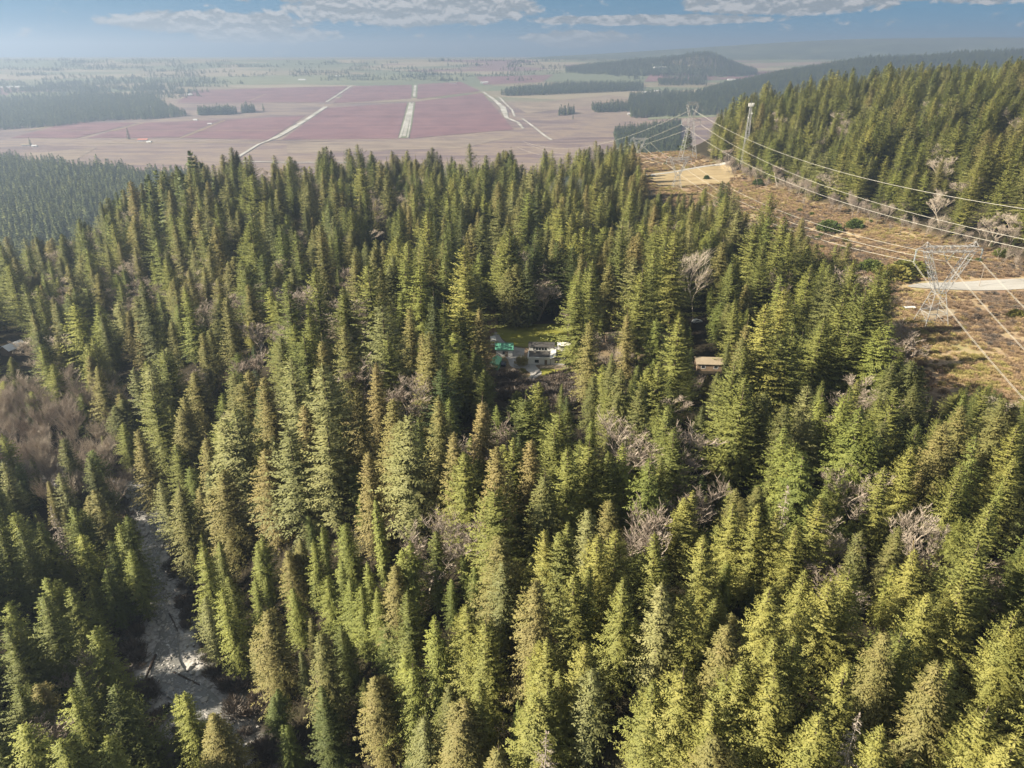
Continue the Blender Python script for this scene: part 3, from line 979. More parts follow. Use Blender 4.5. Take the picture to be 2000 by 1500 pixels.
# clearings that stay open to the view, outlines in pixels
OPEN = [
    [(952, 604), (972, 604), (974, 634), (1096, 634), (1102, 660), (1100, 690), (1116, 712), (1112, 740), (1075, 756), (1030, 768), (996, 745), (964, 734), (956, 700), (956, 660)],
    [(1184, 648), (1216, 646), (1216, 676), (1186, 676)],
    [(1364, 692), (1398, 692), (1398, 728), (1366, 728)],
    [(1350, 606), (1372, 606), (1374, 640), (1352, 640)],
    [(0, 652), (60, 652), (60, 692), (0, 692)],
    [(252, 1030), (305, 1040), (335, 1110), (348, 1200), (362, 1300), (398, 1370), (345, 1368), (318, 1420), (285, 1420), (280, 1300), (292, 1210), (290, 1160), (268, 1090)],
    [(1745, 640), (1760, 560), (1790, 530), (2000, 520), (2000, 770), (1950, 742), (1880, 735), (1810, 770), (1790, 720)],
    [(1262, 335), (1430, 312), (1440, 345), (1430, 360), (1300, 372), (1262, 360)],
    [(1470, 385), (1560, 420), (1800, 500), (2000, 540), (2000, 500), (1800, 462), (1560, 395)],
    [(1300, 250), (1385, 250), (1385, 318), (1300, 330)],
]


def blocked(x, y, z, h, r):
    """would a tree here hide one of the open places?"""
    bad = np.zeros(np.shape(x), bool)
    for fz, fr in ((0.05, 0.9), (0.25, 1.0), (0.45, 0.85), (0.65, 0.6), (0.82, 0.35), (0.97, 0.0)):
        u, v, f = proj(x, y, z + h * fz)
        rp = FPX * r * fr / f
        for s in (-1, 0, 1):
            for P in OPEN:
                bad |= in_poly(u + s * rp, v, P)
    return bad


SLIDE = [(0, 700), (120, 690), (260, 860), (255, 1030), (0, 990)]     # bare bank above the creek


def top_to_ground(u, v, h):
    """where a tree of height h stands whose tip is seen at (u, v)"""
    ax, ay, azr = ray(u, v)
    ts = np.geomspace(60, 3000, 600)
    below = (CAMZ + azr * ts) < height(ax * ts, ay * ts) + h
    k = max(1, int(below.argmax()))
    lo, hi = ts[k - 1], ts[k]
    for _ in range(12):
        m = (lo + hi) / 2
        if CAMZ + azr * m < float(height(ax * m, ay * m)) + h: hi = m
        else: lo = m
    return ax * hi, ay * hi


HERO = []      # (kind, u, v, height, width factor, tone)
def H_(kind, h, wide, tone, *uv):
    for k in range(0, len(uv), 2): HERO.append((kind, uv[k], uv[k + 1], h, wide, tone))


H_('pale', 40, 1.0, 0.55, 568, 698, 631, 706, 631, 810, 792, 807, 285, 711, 467, 794)
H_('pale', 36, 1.1, 0.35, 565, 837, 748, 593)
H_('fir', 34, 1.1, 0.75, 905, 881)
H_('fir', 46, 1.1, 0.78, 911, 481)
H_('fir', 34, 1.45, 0.62, 1133, 556)
H_('fir', 40, 1.0, 0.62, 1155, 508, 1280, 481, 1256, 516, 1232, 372, 1144, 444, 990, 447, 828, 468, 780, 460, 793, 468, 615, 521, 1301, 465)
H_('fir', 42, 1.0, 0.95, 1325, 449, 1534, 561, 1507, 593)
H_('fir', 38, 1.0, 0.62, 1547, 628, 1606, 617, 1582, 516, 1619, 513, 1674, 505, 1651, 572, 1675, 551, 1729, 545, 1713, 516, 1438, 700, 1457, 732)
H_('fir', 36, 1.1, 0.12, 1413, 353, 1427, 356, 1048, 441, 1008, 460, 1090, 470, 1120, 480, 1040, 470)
H_('fir', 36, 1.0, 0.35, 345, 327, 381, 337, 451, 316, 472, 316, 416, 321, 211, 412, 249, 412, 491, 460, 580, 449, 641, 396, 836, 385, 780, 399, 317, 670, 149, 457)
H_('fir', 30, 1.0, 0.6, 1029, 759, 1093, 791, 1006, 855, 1082, 833, 1154, 849, 1117, 873, 1185, 881, 1322, 833, 1306, 788, 1053, 745, 1293, 705, 967, 940)
H_('hem', 30, 1.0, 0.55, 1226, 868, 1274, 871, 1645, 748, 1609, 756, 1665, 756, 1687, 793, 1553, 863, 1580, 884)
H_('cedar', 34, 1.0, 0.75, 184, 713, 355, 775, 400, 837, 269, 837, 517, 735, 451, 727, 760, 778, 856, 770, 379, 725, 855, 503, 743, 521, 427, 917, 623, 647, 671, 631, 689, 492)
H_('cedar', 36, 1.05, 0.72, 341, 933, 840, 648, 1085, 463, 1187, 361, 1416, 457)
H_('cedar', 32, 0.9, 1.0, 700, 759, 732, 706, 515, 874, 887, 844, 1099, 383, 1057, 1137, 599, 791, 1171, 484, 1232, 601, 828, 647, 940, 601, 942, 761, 970, 871, 1034, 857, 717, 882, 1261, 332, 1240, 337)
H_('cedar', 30, 1.0, 0.45, 1063, 905, 1215, 716, 1727, 807, 1780, 700, 1745, 705, 1723, 639, 1495, 761, 888, 847, 1534, 791)
H_('cedar', 32, 0.95, 0.7, 72, 463, 261, 476, 232, 471, 371, 524, 799, 599)
H_('cedar', 28, 1.1, 0.75, 1959, 772, 1889, 791, 1951, 804, 1844, 825, 1846, 1295, 1729, 1229, 735, 1317, 520, 1187, 897, 1367, 427, 1393, 770, 1100, 973, 1043, 910, 1360, 970, 1437, 1425, 1221, 1395, 1434)
H_('cedar', 20, 1.5, 0.95, 73, 1333)
H_('cedar', 30, 1.0, 0.6, 187, 965, 630, 1230)
H_('slim', 28, 1.0, 0.8, 739, 973, 600, 588)
H_('slim', 18, 1.0, 0.6, 1010, 1363)
H_('hem', 22, 1.0, 0.65, 676, 1019, 629, 1019, 613, 1053, 677, 1020, 572, 1133, 637, 1123, 683, 1127, 703, 1147, 740, 1147, 667, 1090, 720, 1093, 495, 1133, 510, 1043)
H_('hem', 27, 1.1, 0.68, 144, 990, 35, 999, 77, 1002, 227, 1018, 90, 1130, 143, 1145, 7, 1177, 182, 1220, 140, 1343, 43, 1413, 117, 1443, 203, 1443, 157, 1043)
H_('hem', 26, 1.0, 0.4, 205, 985, 240, 1004, 215, 1056, 252, 1072, 200, 1100)
H_('hem', 27, 1.0, 0.7, 350, 1353, 362, 1356, 393, 1067, 437, 1150, 800, 1053, 850, 1203, 787, 1273, 805, 1283)
H_('fir', 27, 1.0, 0.8, 1070, 1033, 1110, 1020, 1167, 1043, 1207, 1030, 1290, 1040, 1120, 1120, 1153, 1110, 1217, 1123, 917, 1180, 953, 1207, 940, 1333, 1083, 1243, 1143, 1247, 1067, 1333, 1097, 1310)
H_('pale', 30, 1.0, 0.8, 1300, 1130)
H_('pale', 24, 1.0, 0.4, 1160, 1300, 977, 1097, 827, 1400)
H_('fir', 26, 1.05, 0.85, 1348, 957, 1441, 983, 1483, 985, 1513, 994, 1604, 976, 1553, 1027, 1379, 1038, 1344, 1159, 1507, 1133, 1570, 1111, 1619, 1126, 1670, 1097, 1800, 1071, 1813, 1152, 1887, 1126,
   1785, 873, 1553, 1236, 1520, 1243, 1978, 1185, 1348, 1291, 1458, 1287, 1524, 1298, 1425, 1313, 1399, 1379, 1601, 1386, 1722, 1419, 1645, 1287, 1280, 1333, 1985, 828, 1977, 889, 1872, 1295)
H_('fir', 20, 1.0, 0.2, 1915, 753, 1785, 831)
H_('snag', 26, 1.0, 0.5, 1538, 951, 1681, 1390, 1063, 1430, 96, 990)
H_('maple', 24, 1.1, 0.6, 792, 719, 827, 986, 917, 1007, 1258, 977, 1194, 831, 1290, 830)
H_('maple', 20, 1.1, 0.15, 978, 817, 1130, 825)
H_('maple', 20, 1.1, 0.5, 1692, 897, 1388, 950, 1282, 745, 500, 630)
H_('maple', 19, 1.2, 0.35, 253, 553, 117, 577, 430, 580)
H_('mossy', 20, 1.0, 0.7, 1652, 1005, 1843, 990)
H_('maple', 22, 1.0, 1.0, 125, 481)
H_('alder', 30, 1.0, 0.8, 1370, 487)
H_('alder', 14, 1.6, 0.5, 1175, 668, 1185, 670)

TREES = []    # dict(kind,x,y,z,h,wide,tone,hero)
for kind, u, v, h, wide, tone in HERO:
    h = h * random.uniform(0.92, 1.08)
    x, y = top_to_ground(u, v, h)
    TREES.append(dict(kind=kind, x=float(x), y=float(y), h=h, wide=wide * random.uniform(0.95, 1.12) * (1.36 if kind in ('cedar', 'pale', 'hem') else 1.24) * (0.86 if v > 950 else 1.0), tone=min(1, max(0, tone * (0.82 if kind == 'cedar' else 1.0) + random.gauss(0, 0.08))), hero=True))
hx = np.array([t['x'] for t in TREES]); hy = np.array([t['y'] for t in TREES])

# fill: jittered grid with spacing checks
gs = 8.6
gx, gy = np.meshgrid(np.arange(-560, 900, gs), np.arange(58, 1010, gs))
gx = (gx + RNG.uniform(-0.48, 0.48, gx.shape) * gs).ravel(); gy = (gy + RNG.uniform(-0.48, 0.48, gy.shape) * gs).ravel()
keep = (np.abs(gx) < 0.80 * gy + 55)
keep |= (gx < 0) & (gx > -0.80 * gy - 90)          # trees just out of frame that cast shade into it
keep &= gy < plat_edge(gx) + 70
incorr = (gx > x_left(gy)) & (gx < x_base(gy)) & (gy > 226) & (gy < 960)
keep &= ~incorr
cd, cside = seg_dist(gx, gy, CREEK)
keep &= cd > 7.0
gx, gy = gx[keep], gy[keep]
gz = height(gx, gy)
n0 = len(gx)
clump = fbm(gx / 30, gy / 30, 3, 77)
spec = fbm(gx / 45 + 9, gy / 45, 3, 88)
rnd = RNG.random(n0)
onhill = gx > x_base(gy)
# chance that a cell carries a tree
dens = np.where(onhill, 0.80, 0.74) + 0.25 * (clump - 0.45)
keep = RNG.random(n0) < dens * np.where(gy > 220, 0.60, 0.95)
for arr_x, arr_y in zip(hx, hy):
    keep &= np.hypot(gx - arr_x, gy - arr_y) > 5.8
gu, gv_, gf = proj(gx, gy, gz)
slide = in_poly(gu, gv_, SLIDE)
keep &= ~(slide & (RNG.random(n0) < 0.25))
gx, gy, gz, spec, rnd, onhill, clump = [a[keep] for a in (gx, gy, gz, spec, rnd, onhill, clump)]
n0 = len(gx)
west = (gx < -60) & (gy > 240)
front = gy < 200
kinds = np.where(rnd < np.where(west, 0.48, np.where(front, 0.24, np.where(onhill, 0.15, 0.36))) + (spec - 0.45) * 0.7, 0,
                 np.where(rnd < 0.70, 1, np.where(rnd < 0.915, 2, np.where(rnd < 0.945, 3, 4))))
kinds = np.where(west & (RNG.random(n0) < 0.11), 4, kinds)
names = ['cedar', 'fir', 'hem', 'pale', 'maple']
hh = np.where(kinds == 0, RNG.normal(26, 4.5, n0), np.where(kinds == 1, RNG.normal(29, 5, n0), np.where(kinds == 2, RNG.normal(24, 5, n0), np.where(kinds == 3, 29, 18))))
hh = hh * np.where(front, 0.85, 1.12) * np.where(onhill, 1.08, 1.0) * (0.85 + 0.35 * clump)
hh = np.clip(hh * np.where(RNG.random(n0) < 0.15, 0.7, 1.0) * np.where(RNG.random(n0) < 0.10, 1.15, 1.0), 9, 43)
# nobody in front of the open places
bad = blocked(gx, gy, gz, hh, hh * 0.2)
hh2 = hh * 0.5
bad2 = blocked(gx, gy, gz, hh2, hh2 * 0.2)
ok = ~bad | ~bad2
hh = np.where(bad & ~bad2, hh2, hh)
gx, gy, gz, hh, kinds, onhill, spec = [a[ok] for a in (gx, gy, gz, hh, kinds, onhill, spec)]
n0 = len(gx)
lum = fbm(gx / 60 + 31, gy / 60, 2, 99)
tones = np.where(kinds == 0, RNG.normal(0.48, 0.17, n0), np.where(kinds == 4, RNG.uniform(0.3, 1.0, n0), RNG.normal(0.50, 0.15, n0) + (lum - 0.4) * 0.5 + np.where(onhill, 0.2, np.where(gx > 20, 0.14, -0.03))))
tones = np.clip(tones, 0, 1)
for i in range(n0):
    TREES.append(dict(kind=names[kinds[i]], x=float(gx[i]), y=float(gy[i]), h=float(hh[i]), wide=float(RNG.uniform(0.9, 1.45) * (1.22 if gy[i] > 200 else 0.98) * (30 / max(hh[i], 18)) ** 0.25), tone=float(tones[i]), hero=False))
ux = RNG.uniform(-330, 330, 5200); uy = RNG.uniform(70, 420, 5200)
um = (np.abs(ux) < 0.8 * uy + 30) & ~((ux > x_left(uy)) & (ux < x_base(uy)) & (uy > 226)) & (seg_dist(ux, uy, CREEK)[0] > 8)
ux, uy = ux[um], uy[um]; uz = height(ux, uy); uh = RNG.uniform(7, 17, len(ux))
um = ~blocked(ux, uy, uz, uh, uh * 0.2)
uu, uv, _f = proj(ux, uy, uz)
um &= ~in_poly(uu, uv, SLIDE) | (RNG.random(len(ux)) < 0.2)
uk = RNG.choice(['fir', 'hem', 'cedar', 'hem'], len(ux))
for i in np.nonzero(um)[0][:900]:
    TREES.append(dict(kind=str(uk[i]), x=float(ux[i]), y=float(uy[i]), h=float(uh[i]), wide=float(RNG.uniform(0.95, 1.35)), tone=float(np.clip(RNG.normal(0.4, 0.2), 0, 1)), hero=False))
# slender bare trees on the creek bank and along the foot of the hillside
for _ in range(110):
    u = random.uniform(-20, 255); v = random.uniform(800, 1010)
    if not in_poly(np.array([u]), np.array([v]), SLIDE)[0]: continue
    x, y, z = P1(u, v)
    TREES.append(dict(kind='alder', x=x, y=y, h=random.uniform(17, 27), wide=0.75, tone=random.uniform(0.4, 0.9), hero=False, tilt=(random.gauss(0, 0.06), random.gauss(-0.12, 0.08))))
for _ in range(120):
    y = random.uniform(330, 760); x = float(x_base(y)) + random.gauss(-5, 8)
    TREES.append(dict(kind='alder', x=x, y=y, h=random.uniform(9, 18), wide=0.8, tone=random.uniform(0.25, 0.8), hero=False))

TX = np.array([t['x'] for t in TREES]); TY = np.array([t['y'] for t in TREES])
TZ = height(TX, TY); TH = np.array([t['h'] for t in TREES])
cu, cv, cf = proj(TX, TY, TZ + TH * 0.75)
tu, tv, tf = proj(TX, TY, TZ + TH)
infr = (cu > -25) & (cu < 2025) & (tv < 1490) & (cv > 0)
pxh = TH * FPX / cf
for i, t in enumerate(TREES):
    t['z'] = float(TZ[i]); t['in'] = bool(infr[i]); t['px'] = float(pxh[i]) * (1.6 if t['hero'] else 1.0)

SPEC = {'fir': ('fir_tree', 'fir', 'fir tree'), 'pale': ('spruce_tree', 'spruce', 'spruce tree'), 'hem': ('hemlock_tree', 'hemlock', 'hemlock tree'),
        'slim': ('hemlock_tree', 'hemlock', 'hemlock tree'), 'cedar': ('cedar_tree', 'cedar', 'cedar tree'), 'snag': ('dead_tree', 'dead conifer', 'dead tree'),
        'maple': ('bare_tree', 'leafless maple', 'bare tree'), 'mossy': ('bare_tree', 'mossy maple', 'bare tree'), 'alder': ('bare_alder', 'leafless alder', 'alder tree')}
TONES = {'fir': ('dark green', 'mid-green', 'olive-green', 'yellow-green'), 'pale': ('grey-green', 'grey-green', 'pale green', 'pale yellowish'),
         'hem': ('dark green', 'mid-green', 'light green', 'yellow-green'), 'slim': ('dark green', 'mid-green', 'light green', 'yellow-green'),
         'cedar': ('dark olive', 'olive', 'olive-brown', 'rusty brown'), 'snag': ('brown', 'grey-brown', 'grey', 'silvery'),
         'maple': ('dark brown', 'brown', 'pinkish', 'pale'), 'mossy': ('brown', 'brown', 'yellowish', 'pale'), 'alder': ('brown', 'grey-brown', 'pale grey', 'whitish')}


def zone_of(t):
    x, y = t['x'], t['y']
    d, s = seg_dist(np.array([x]), np.array([y]), CREEK)
    d = float(d[0]); s = float(s[0])
    if math.hypot((x - YARD[0]) / 1.3, y - YARD[1]) < 42: return 'around the house yard and lawn'
    if x > float(x_base(y)) - 14 and y > 300: return 'on the hillside above the power line corridor'
    if abs(x - float(x_left(y))) < 22 and y > 215: return 'along the edge of the power line corridor'
    if d < 22: return 'on the bank of the rocky creek'
    if y > float(plat_edge(x)) - 110: return 'on the far rim of the forest above the farm fields'
    if x < -60 and s < 0 and d < 140 and y < 260: return 'in the woods across the creek from the yard'
    if x < -90 and y > 230: return 'in the hazy woods beyond the creek bend'
    if y > 300: return 'in the deep forest behind the lawn'
    if x > 60: return 'in the young forest below the transmission tower'
    if x > -20: return 'in the forest on the slope below the house'
    return 'in the forest between the creek and the house'


def size_word(h): return 'very tall' if h > 37 else 'tall' if h > 31 else 'medium-height' if h > 26 else 'lowish' if h > 20 else 'short'
def wide_word(t):
    if t['kind'] == 'slim': return 'very narrow '
    return 'broad ' if t['wide'] > 1.1 else 'slender ' if t['wide'] < 0.92 else ''


# things one can find, to tell a tree from its look-alikes
LM_TOP = [(792, 719, 24, 'the pinkish maple above the brown cedars'), (827, 986, 24, 'the pair of pale leafless maples'), (917, 1007, 24, 'the pair of pale leafless maples'),
          (1258, 977, 24, 'the spiky whitish leafless maple'), (1290, 830, 24, 'the leafless maples below the deck'), (1194, 831, 24, 'the leafless maples below the deck'), (978, 817, 20, 'the dark leafless maple'),
          (1692, 897, 20, 'the vase-shaped leafless maple'), (1388, 950, 20, 'the slim leafless maple in the dark gap'), (1652, 1005, 20, 'the yellowish mossy maple'),
          (1843, 990, 20, 'the twisted mossy maple'), (1538, 951, 26, 'the standing grey dead conifer'), (1681, 1390, 26, 'the silvery broken snag'), (1063, 1430, 26, 'the thin white snag'),
          (96, 990, 26, 'the brown dead conifer by the creek woods'), (73, 1333, 20, 'the round rusty cedar'), (905, 881, 34, 'the bright yellow-green lone fir'), (792, 807, 40, 'the tall pale drooping spruce'),
          (631, 810, 40, 'the paired pale spruces'), (1057, 1137, 32, 'the rusty pointed cedar'), (1846, 1295, 28, 'the huge golden-brown cedar'), (341, 933, 36, 'the tall column cedar by the creek'),
          (1300, 1130, 30, 'the tall golden spruce'), (911, 481, 46, 'the tallest fir beside the lane'), (1133, 556, 34, 'the broad fir over the white house')]
LM_GND = [(1058, 704, 'the white house'), (1030, 655, 'the lawn'), (985, 694, 'the green-roofed shed'), (1382, 718, 'the long wooden cabin'), (1200, 668, 'the tan-roofed cabin'), (1840, 615, 'the near transmission tower'),
          (28, 688, 'the pale-roofed house'), (290, 1315, 'the long drift log'), (302, 1182, 'the largest creek boulder'), (1361, 630, 'the white vehicle in the trees'), (1900, 557, 'the gravel road')]
LMK = [(*map(float, top_to_ground(u, v, h)), p) for u, v, h, p in LM_TOP] + [(*P1(u, v)[:2], p) for u, v, p in LM_GND]


def label_of(t, word, tone_w):
    l, g = label_full(t, word, tone_w)
    if len(l.split()) > 16: l = l.replace(wide_word(t), '', 1) if wide_word(t) else l
    return (' '.join(l.split()[:16]) if len(l.split()) > 16 else l), g


def label_full(t, word, tone_w):
    head = f"{size_word(t['h'])} {wide_word(t)}{tone_w} {word}"
    x, y = t['x'], t['y']
    d, k = min((math.hypot(x - a, y - b), i) for i, (a, b, _) in enumerate(LMK))
    if d < 3.0 or d > 34 or (word.startswith(('leafless', 'mossy', 'dead')) and d < 6):
        z = zone_of(t)
        return f"{head} {z}", f"{word}s {z}"
    a, b, p = LMK[k]
    ang = math.degrees(math.atan2(y - b, x - a))
    side = 'power-line' if -45 <= ang < 45 else 'valley' if 45 <= ang < 135 else 'creek' if (ang >= 135 or ang < -135) else 'downhill'
    near = 'close to' if d < 12 else 'near' if d < 23 else 'some way from'
    return f"{head} {near} {p}, {side} side", f"{word}s around {p}"


LIMIT = {'fir': 300, 'cedar': 300, 'hem': 285, 'slim': 20, 'pale': 130, 'maple': 90, 'mossy': 10, 'snag': 20, 'alder': 150}
rest = {}
for kind in LIMIT:
    L = [t for t in TREES if t['kind'] == kind]
    L.sort(key=lambda t: -t['px'] if t['in'] else 1e9)
    nvar = len(VAR[kind])
    for k, t in enumerate(L):
        if t['in'] and k < LIMIT[kind]:
            nm, word, cat = SPEC[kind]
            tw_ = TONES[kind][min(3, int(t['tone'] * 3.999))]
            lab, grp = label_of(t, word, tw_)
            put_tree(kind, k % nvar, (t['x'], t['y'], t['z'] - 0.2), t['h'], t['wide'], random.uniform(0, 6.28), t['tone'], nm, lab, cat, grp, t.get('tilt', (random.gauss(0, 0.018), random.gauss(0, 0.018))))
        else:
            rest.setdefault(kind, []).append(t)
for kind, (nm, lab, cat) in {'fir': ('fir_forest', 'dense stand of green firs receding over the wooded plateau', 'forest'),
                             'cedar': ('cedar_forest', 'olive-brown cedars mixed through the receding forest', 'forest'),
                             'hem': ('hemlock_forest', 'light green hemlocks mixed through the receding forest', 'forest'),
                             'pale': ('spruce_forest', 'grey-green spruces scattered through the receding forest', 'forest'),
                             'maple': ('bare_wood', 'leafless broadleaf trees scattered through the receding forest', 'woods'),
                             'alder': ('alder_thicket', 'leafless alders scattered through the woods', 'woods')}.items():
    L = rest.get(kind, [])
    if not L: continue
    h = np.array([t['h'] for t in L])
    sca = h / np.mean([v['H'] for v in VAR[kind]])
    scatter(nm, kind, np.array([(t['x'], t['y'], t['z'] - 0.2) for t in L]), sca, np.array([t['wide'] for t in L]), RNG.uniform(0, 6.28, len(L)),
            np.array([t['tone'] for t in L]), lab, cat)

# ------------------------------------------------------------------ far woods
def far_tree(u, v, h, tone, label):
    x, y, z = P1(u, v)
    i = len([1 for k in PROTO if k[0] == 'far']) % len(VAR['far'])
    put_tree('far', i, (x, y, z), h, 1.15, random.uniform(0, 6), tone, 'conifer', label, 'conifer', None)


far_tree(515, 217, 30, 0.0, 'lone dark conifer standing in the mauve berry fields')
far_tree(252, 272, 34, 0.05, 'dark conifer beside the red-roofed farmhouse')
far_tree(60, 285, 24, 0.15, 'small conifer beside the farm building near the hazy wood')
far_tree(1119, 233, 22, 0.05, 'small conifer standing alone on the dry meadow by the river')


def poly_points(px, spacing):
    P = hit([p[0] for p in px], [p[1] for p in px])[:, :2]
    x0, y0 = P.min(0); x1, y1 = P.max(0)
    X, Y = np.meshgrid(np.arange(x0, x1, spacing), np.arange(y0, y1, spacing))
    X = (X + RNG.uniform(-0.5, 0.5, X.shape) * spacing).ravel(); Y = (Y + RNG.uniform(-0.5, 0.5, Y.shape) * spacing).ravel()
    m = in_poly(X, Y, [tuple(p) for p in P])
    return X[m], Y[m]


def far_wood(name, pts, h, hs, tone, label, wide=1.25):
    x = np.concatenate([p[0] for p in pts]); y = np.concatenate([p[1] for p in pts])
    n = len(x)
    z = height(x, y) - 0.5
    H = np.clip(RNG.normal(h, hs, n), h * 0.4, h * 1.7)
    scatter(name, 'far', np.column_stack([x, y, z]), H / 30.0, RNG.uniform(0.9, 1.2, n) * wide, RNG.uniform(0, 6.28, n), np.clip(RNG.normal(tone, 0.14, n), 0, 1), label, 'forest')


far_wood('valley_wood', [poly_points([(-90, 318), (30, 316), (60, 326), (120, 322), (150, 335), (230, 333), (270, 346), (350, 344), (420, 372), (440, 430), (300, 470), (-90, 470)], 12)], 24, 5, 0.22, 'hazy conifer wood on the valley floor beyond the plateau rim')
far_wood('farm_wood', [poly_points([(-40, 200), (90, 195), (180, 192), (300, 190), (330, 212), (370, 226), (300, 233), (200, 236), (120, 246), (0, 254), (-40, 258)], 15)], 24, 6, 0.10, 'long dark wood along the edge of the berry fields')
far_wood('farm_wood', [poly_points([(388, 222), (462, 220), (462, 224), (388, 226)], 9), poly_points([(473, 218), (498, 217), (498, 220), (473, 221)], 9)], 28, 5, 0.06, 'short rows of dark conifers standing in the berry fields')
far_wood('farm_wood', [poly_points([(976, 184), (1010, 175), (1110, 166), (1255, 166), (1256, 177), (1100, 184), (990, 188)], 15)], 24, 5, 0.06, 'flat dark wood behind the dry meadows')
far_wood('farm_wood', [poly_points([(1155, 212), (1230, 206), (1240, 218), (1160, 220)], 14), poly_points([(1090, 222), (1120, 219), (1125, 223), (1092, 226)], 13),
                       poly_points([(1228, 190), (1300, 182), (1400, 180), (1400, 226), (1300, 228), (1232, 232)], 16),
                       poly_points([(1200, 262), (1330, 245), (1345, 290), (1210, 318)], 11),
                       poly_points([(1284, 156), (1380, 152), (1380, 166), (1286, 168)], 20)], 24, 6, 0.08, 'dark conifer woods on the valley floor behind the tall transmission tower')
# wooded ridge
rx, ry = np.meshgrid(np.arange(860, 3600, 13.5), np.arange(3000, 4250, 13.5))
rx = (rx + RNG.uniform(-6, 6, rx.shape)).ravel(); ry = (ry + RNG.uniform(-6, 6, ry.shape)).ravel()
m = (height(rx, ry) > height(np.full_like(rx, 300.0), ry) + 14 + 10 * RNG.random(rx.shape)) & (rx < 0.83 * ry)
far_wood('ridge_forest', [(rx[m], ry[m])], 27, 5, 0.10, 'dark blue-green conifer forest covering the long far ridge')
kx, ky = np.meshgrid(np.arange(200, 2400, 17), np.arange(4700, 5900, 17))
kx = (kx + RNG.uniform(-8, 8, kx.shape)).ravel(); ky = (ky + RNG.uniform(-8, 8, ky.shape)).ravel()
m = height(kx, ky) > height(np.full_like(kx, -300.0), ky) + 12
m &= (kx < 2100)
far_wood('knoll_forest', [(kx[m], ky[m])], 26, 5, 0.10, 'dark wooded knoll rising from the far plain')
# hedges and tree lines of the far farmland
hv = 118 + 74 * RNG.random(230) ** 1.3
hu = np.where(hv < 160, RNG.uniform(-40, 1250, 230), RNG.uniform(-40, 360, 230))
hp = []
for (x, y, z) in hit(hu, hv):
    L = random.uniform(60, 420); n = int(L / 14)
    if random.random() < 0.75: hp.append((x + np.linspace(0, L, n) + RNG.normal(0, 4, n), y + RNG.normal(0, 14, n)))
    else: hp.append((x + RNG.normal(0, 45, n), y + RNG.normal(0, 45, n)))
far_wood('hedgerow_trees', hp, 16, 5, 0.15, 'hazy hedges and tree lines between the far farm fields', 2.1)

# ------------------------------------------------------------------ power line corridor: brush and shrubs
put_tree('brush', 0, P1(1790, 690)[:3], 1.7, 1.1, 0, 0.3, 'brush_clump', 'reddish brush clump on the slope below the near transmission tower', 'brush', None)
put_tree('brush', 1, P1(1950, 600)[:3], 1.6, 1.1, 0, 0.7, 'brush_clump', 'straw-coloured brush clump between gravel road and near tower', 'brush', None)
put_tree('brush', 2, P1(1640, 470)[:3], 1.6, 1.1, 0, 0.5, 'brush_clump', 'brown brush clump in the corridor below the hillside alders', 'brush', None)
for k, (u, v, h, wd, tone, lab) in enumerate(((1618, 452, 8, 1.5, 0.35, 'round green shrub at the foot of the hillside alders'), (1668, 447, 7, 1.3, 0.3, 'dark green shrub beside the round green shrub under the hillside'),
                                              (1745, 545, 8, 1.7, 0.95, 'golden-green shrub behind the near transmission tower'), (1775, 535, 8, 1.9, 0.75, 'broad olive shrub behind the near transmission tower'),
                                              (1700, 530, 7, 1.5, 0.5, 'green shrub by the firs at the corridor edge'), (1985, 620, 4, 1.5, 0.9, 'low golden shrub near the conductors beside the gravel road'),
                                              (1020, 727, 1.6, 1.6, 0.95, 'low yellow-green shrub in the garden bed by the driveway'), (1960, 500, 5, 1.6, 0.55, 'green shrub above the gravel road'),
                                              (1480, 362, 6, 1.3, 0.2, 'dark shrub at the end of the dry meadow'), (1380, 350, 4, 1.1, 0.05, 'small dark shrub standing on the dry meadow'))):
    put_tree('shrub', k % 3, P1(u, v), h, wd, k * 1.3, tone, 'shrub', lab, 'shrub', None)
bx, by = np.meshgrid(np.arange(110, 330, 1.9), np.arange(226, 900, 1.9))
bx = (bx + RNG.uniform(-0.9, 0.9, bx.shape)).ravel(); by = (by + RNG.uniform(-0.9, 0.9, by.shape)).ravel()
m = (bx > x_left(by) - 3) & (bx < x_base(by) + 4) & (bx < 0.80 * by + 20)
bx, by = bx[m], by[m]
bn = fbm(bx / 22, by / 22, 3, 121)
m = RNG.random(len(bx)) < np.clip((bn - 0.22) * 5.0, 0.12, 0.95) * np.where(by > 480, 0.6, 1.0)
u, v, f = proj(bx, by, height(bx, by))
road = in_poly(u, v, [(1745, 562), (1775, 550), (2000, 540), (2120, 537), (2120, 568), (2000, 570), (1900, 573), (1800, 569)]) | in_poly(u, v, [(1268, 340), (1420, 318), (1436, 340), (1425, 358), (1285, 368)]) \
    | in_poly(u, v, [(1790, 612), (1830, 603), (1875, 604), (1862, 620), (1815, 628)])
m &= ~road
bx, by, bn = bx[m], by[m], bn[m]
n = len(bx)
scatter('brush', 'brush', np.column_stack([bx, by, height(bx, by) - 0.1]), RNG.uniform(0.3, 1.05, n), RNG.uniform(0.9, 1.6, n), RNG.uniform(0, 6.28, n),
        np.clip(RNG.normal(0.66, 0.2, n) + (fbm(bx / 35, by / 35, 2, 131) - 0.45) * 1.2, 0, 1), 'brown and straw-coloured brush covering the power line corridor', 'brush')
sx_ = RNG.uniform(120, 300, 230); sy_ = RNG.uniform(235, 820, 230)
m = (sx_ > x_left(sy_)) & (sx_ < x_base(sy_) + 4) & (fbm(sx_ / 40, sy_ / 40, 2, 141) > 0.46)
u, v, f = proj(sx_, sy_, height(sx_, sy_))
m &= ~in_poly(u, v, [(1745, 566), (1775, 545), (2120, 530), (2120, 575), (1800, 575)]) & ~in_poly(u, v, [(1255, 345), (1420, 310), (1440, 340), (1430, 365), (1285, 378)])
n = int(m.sum())
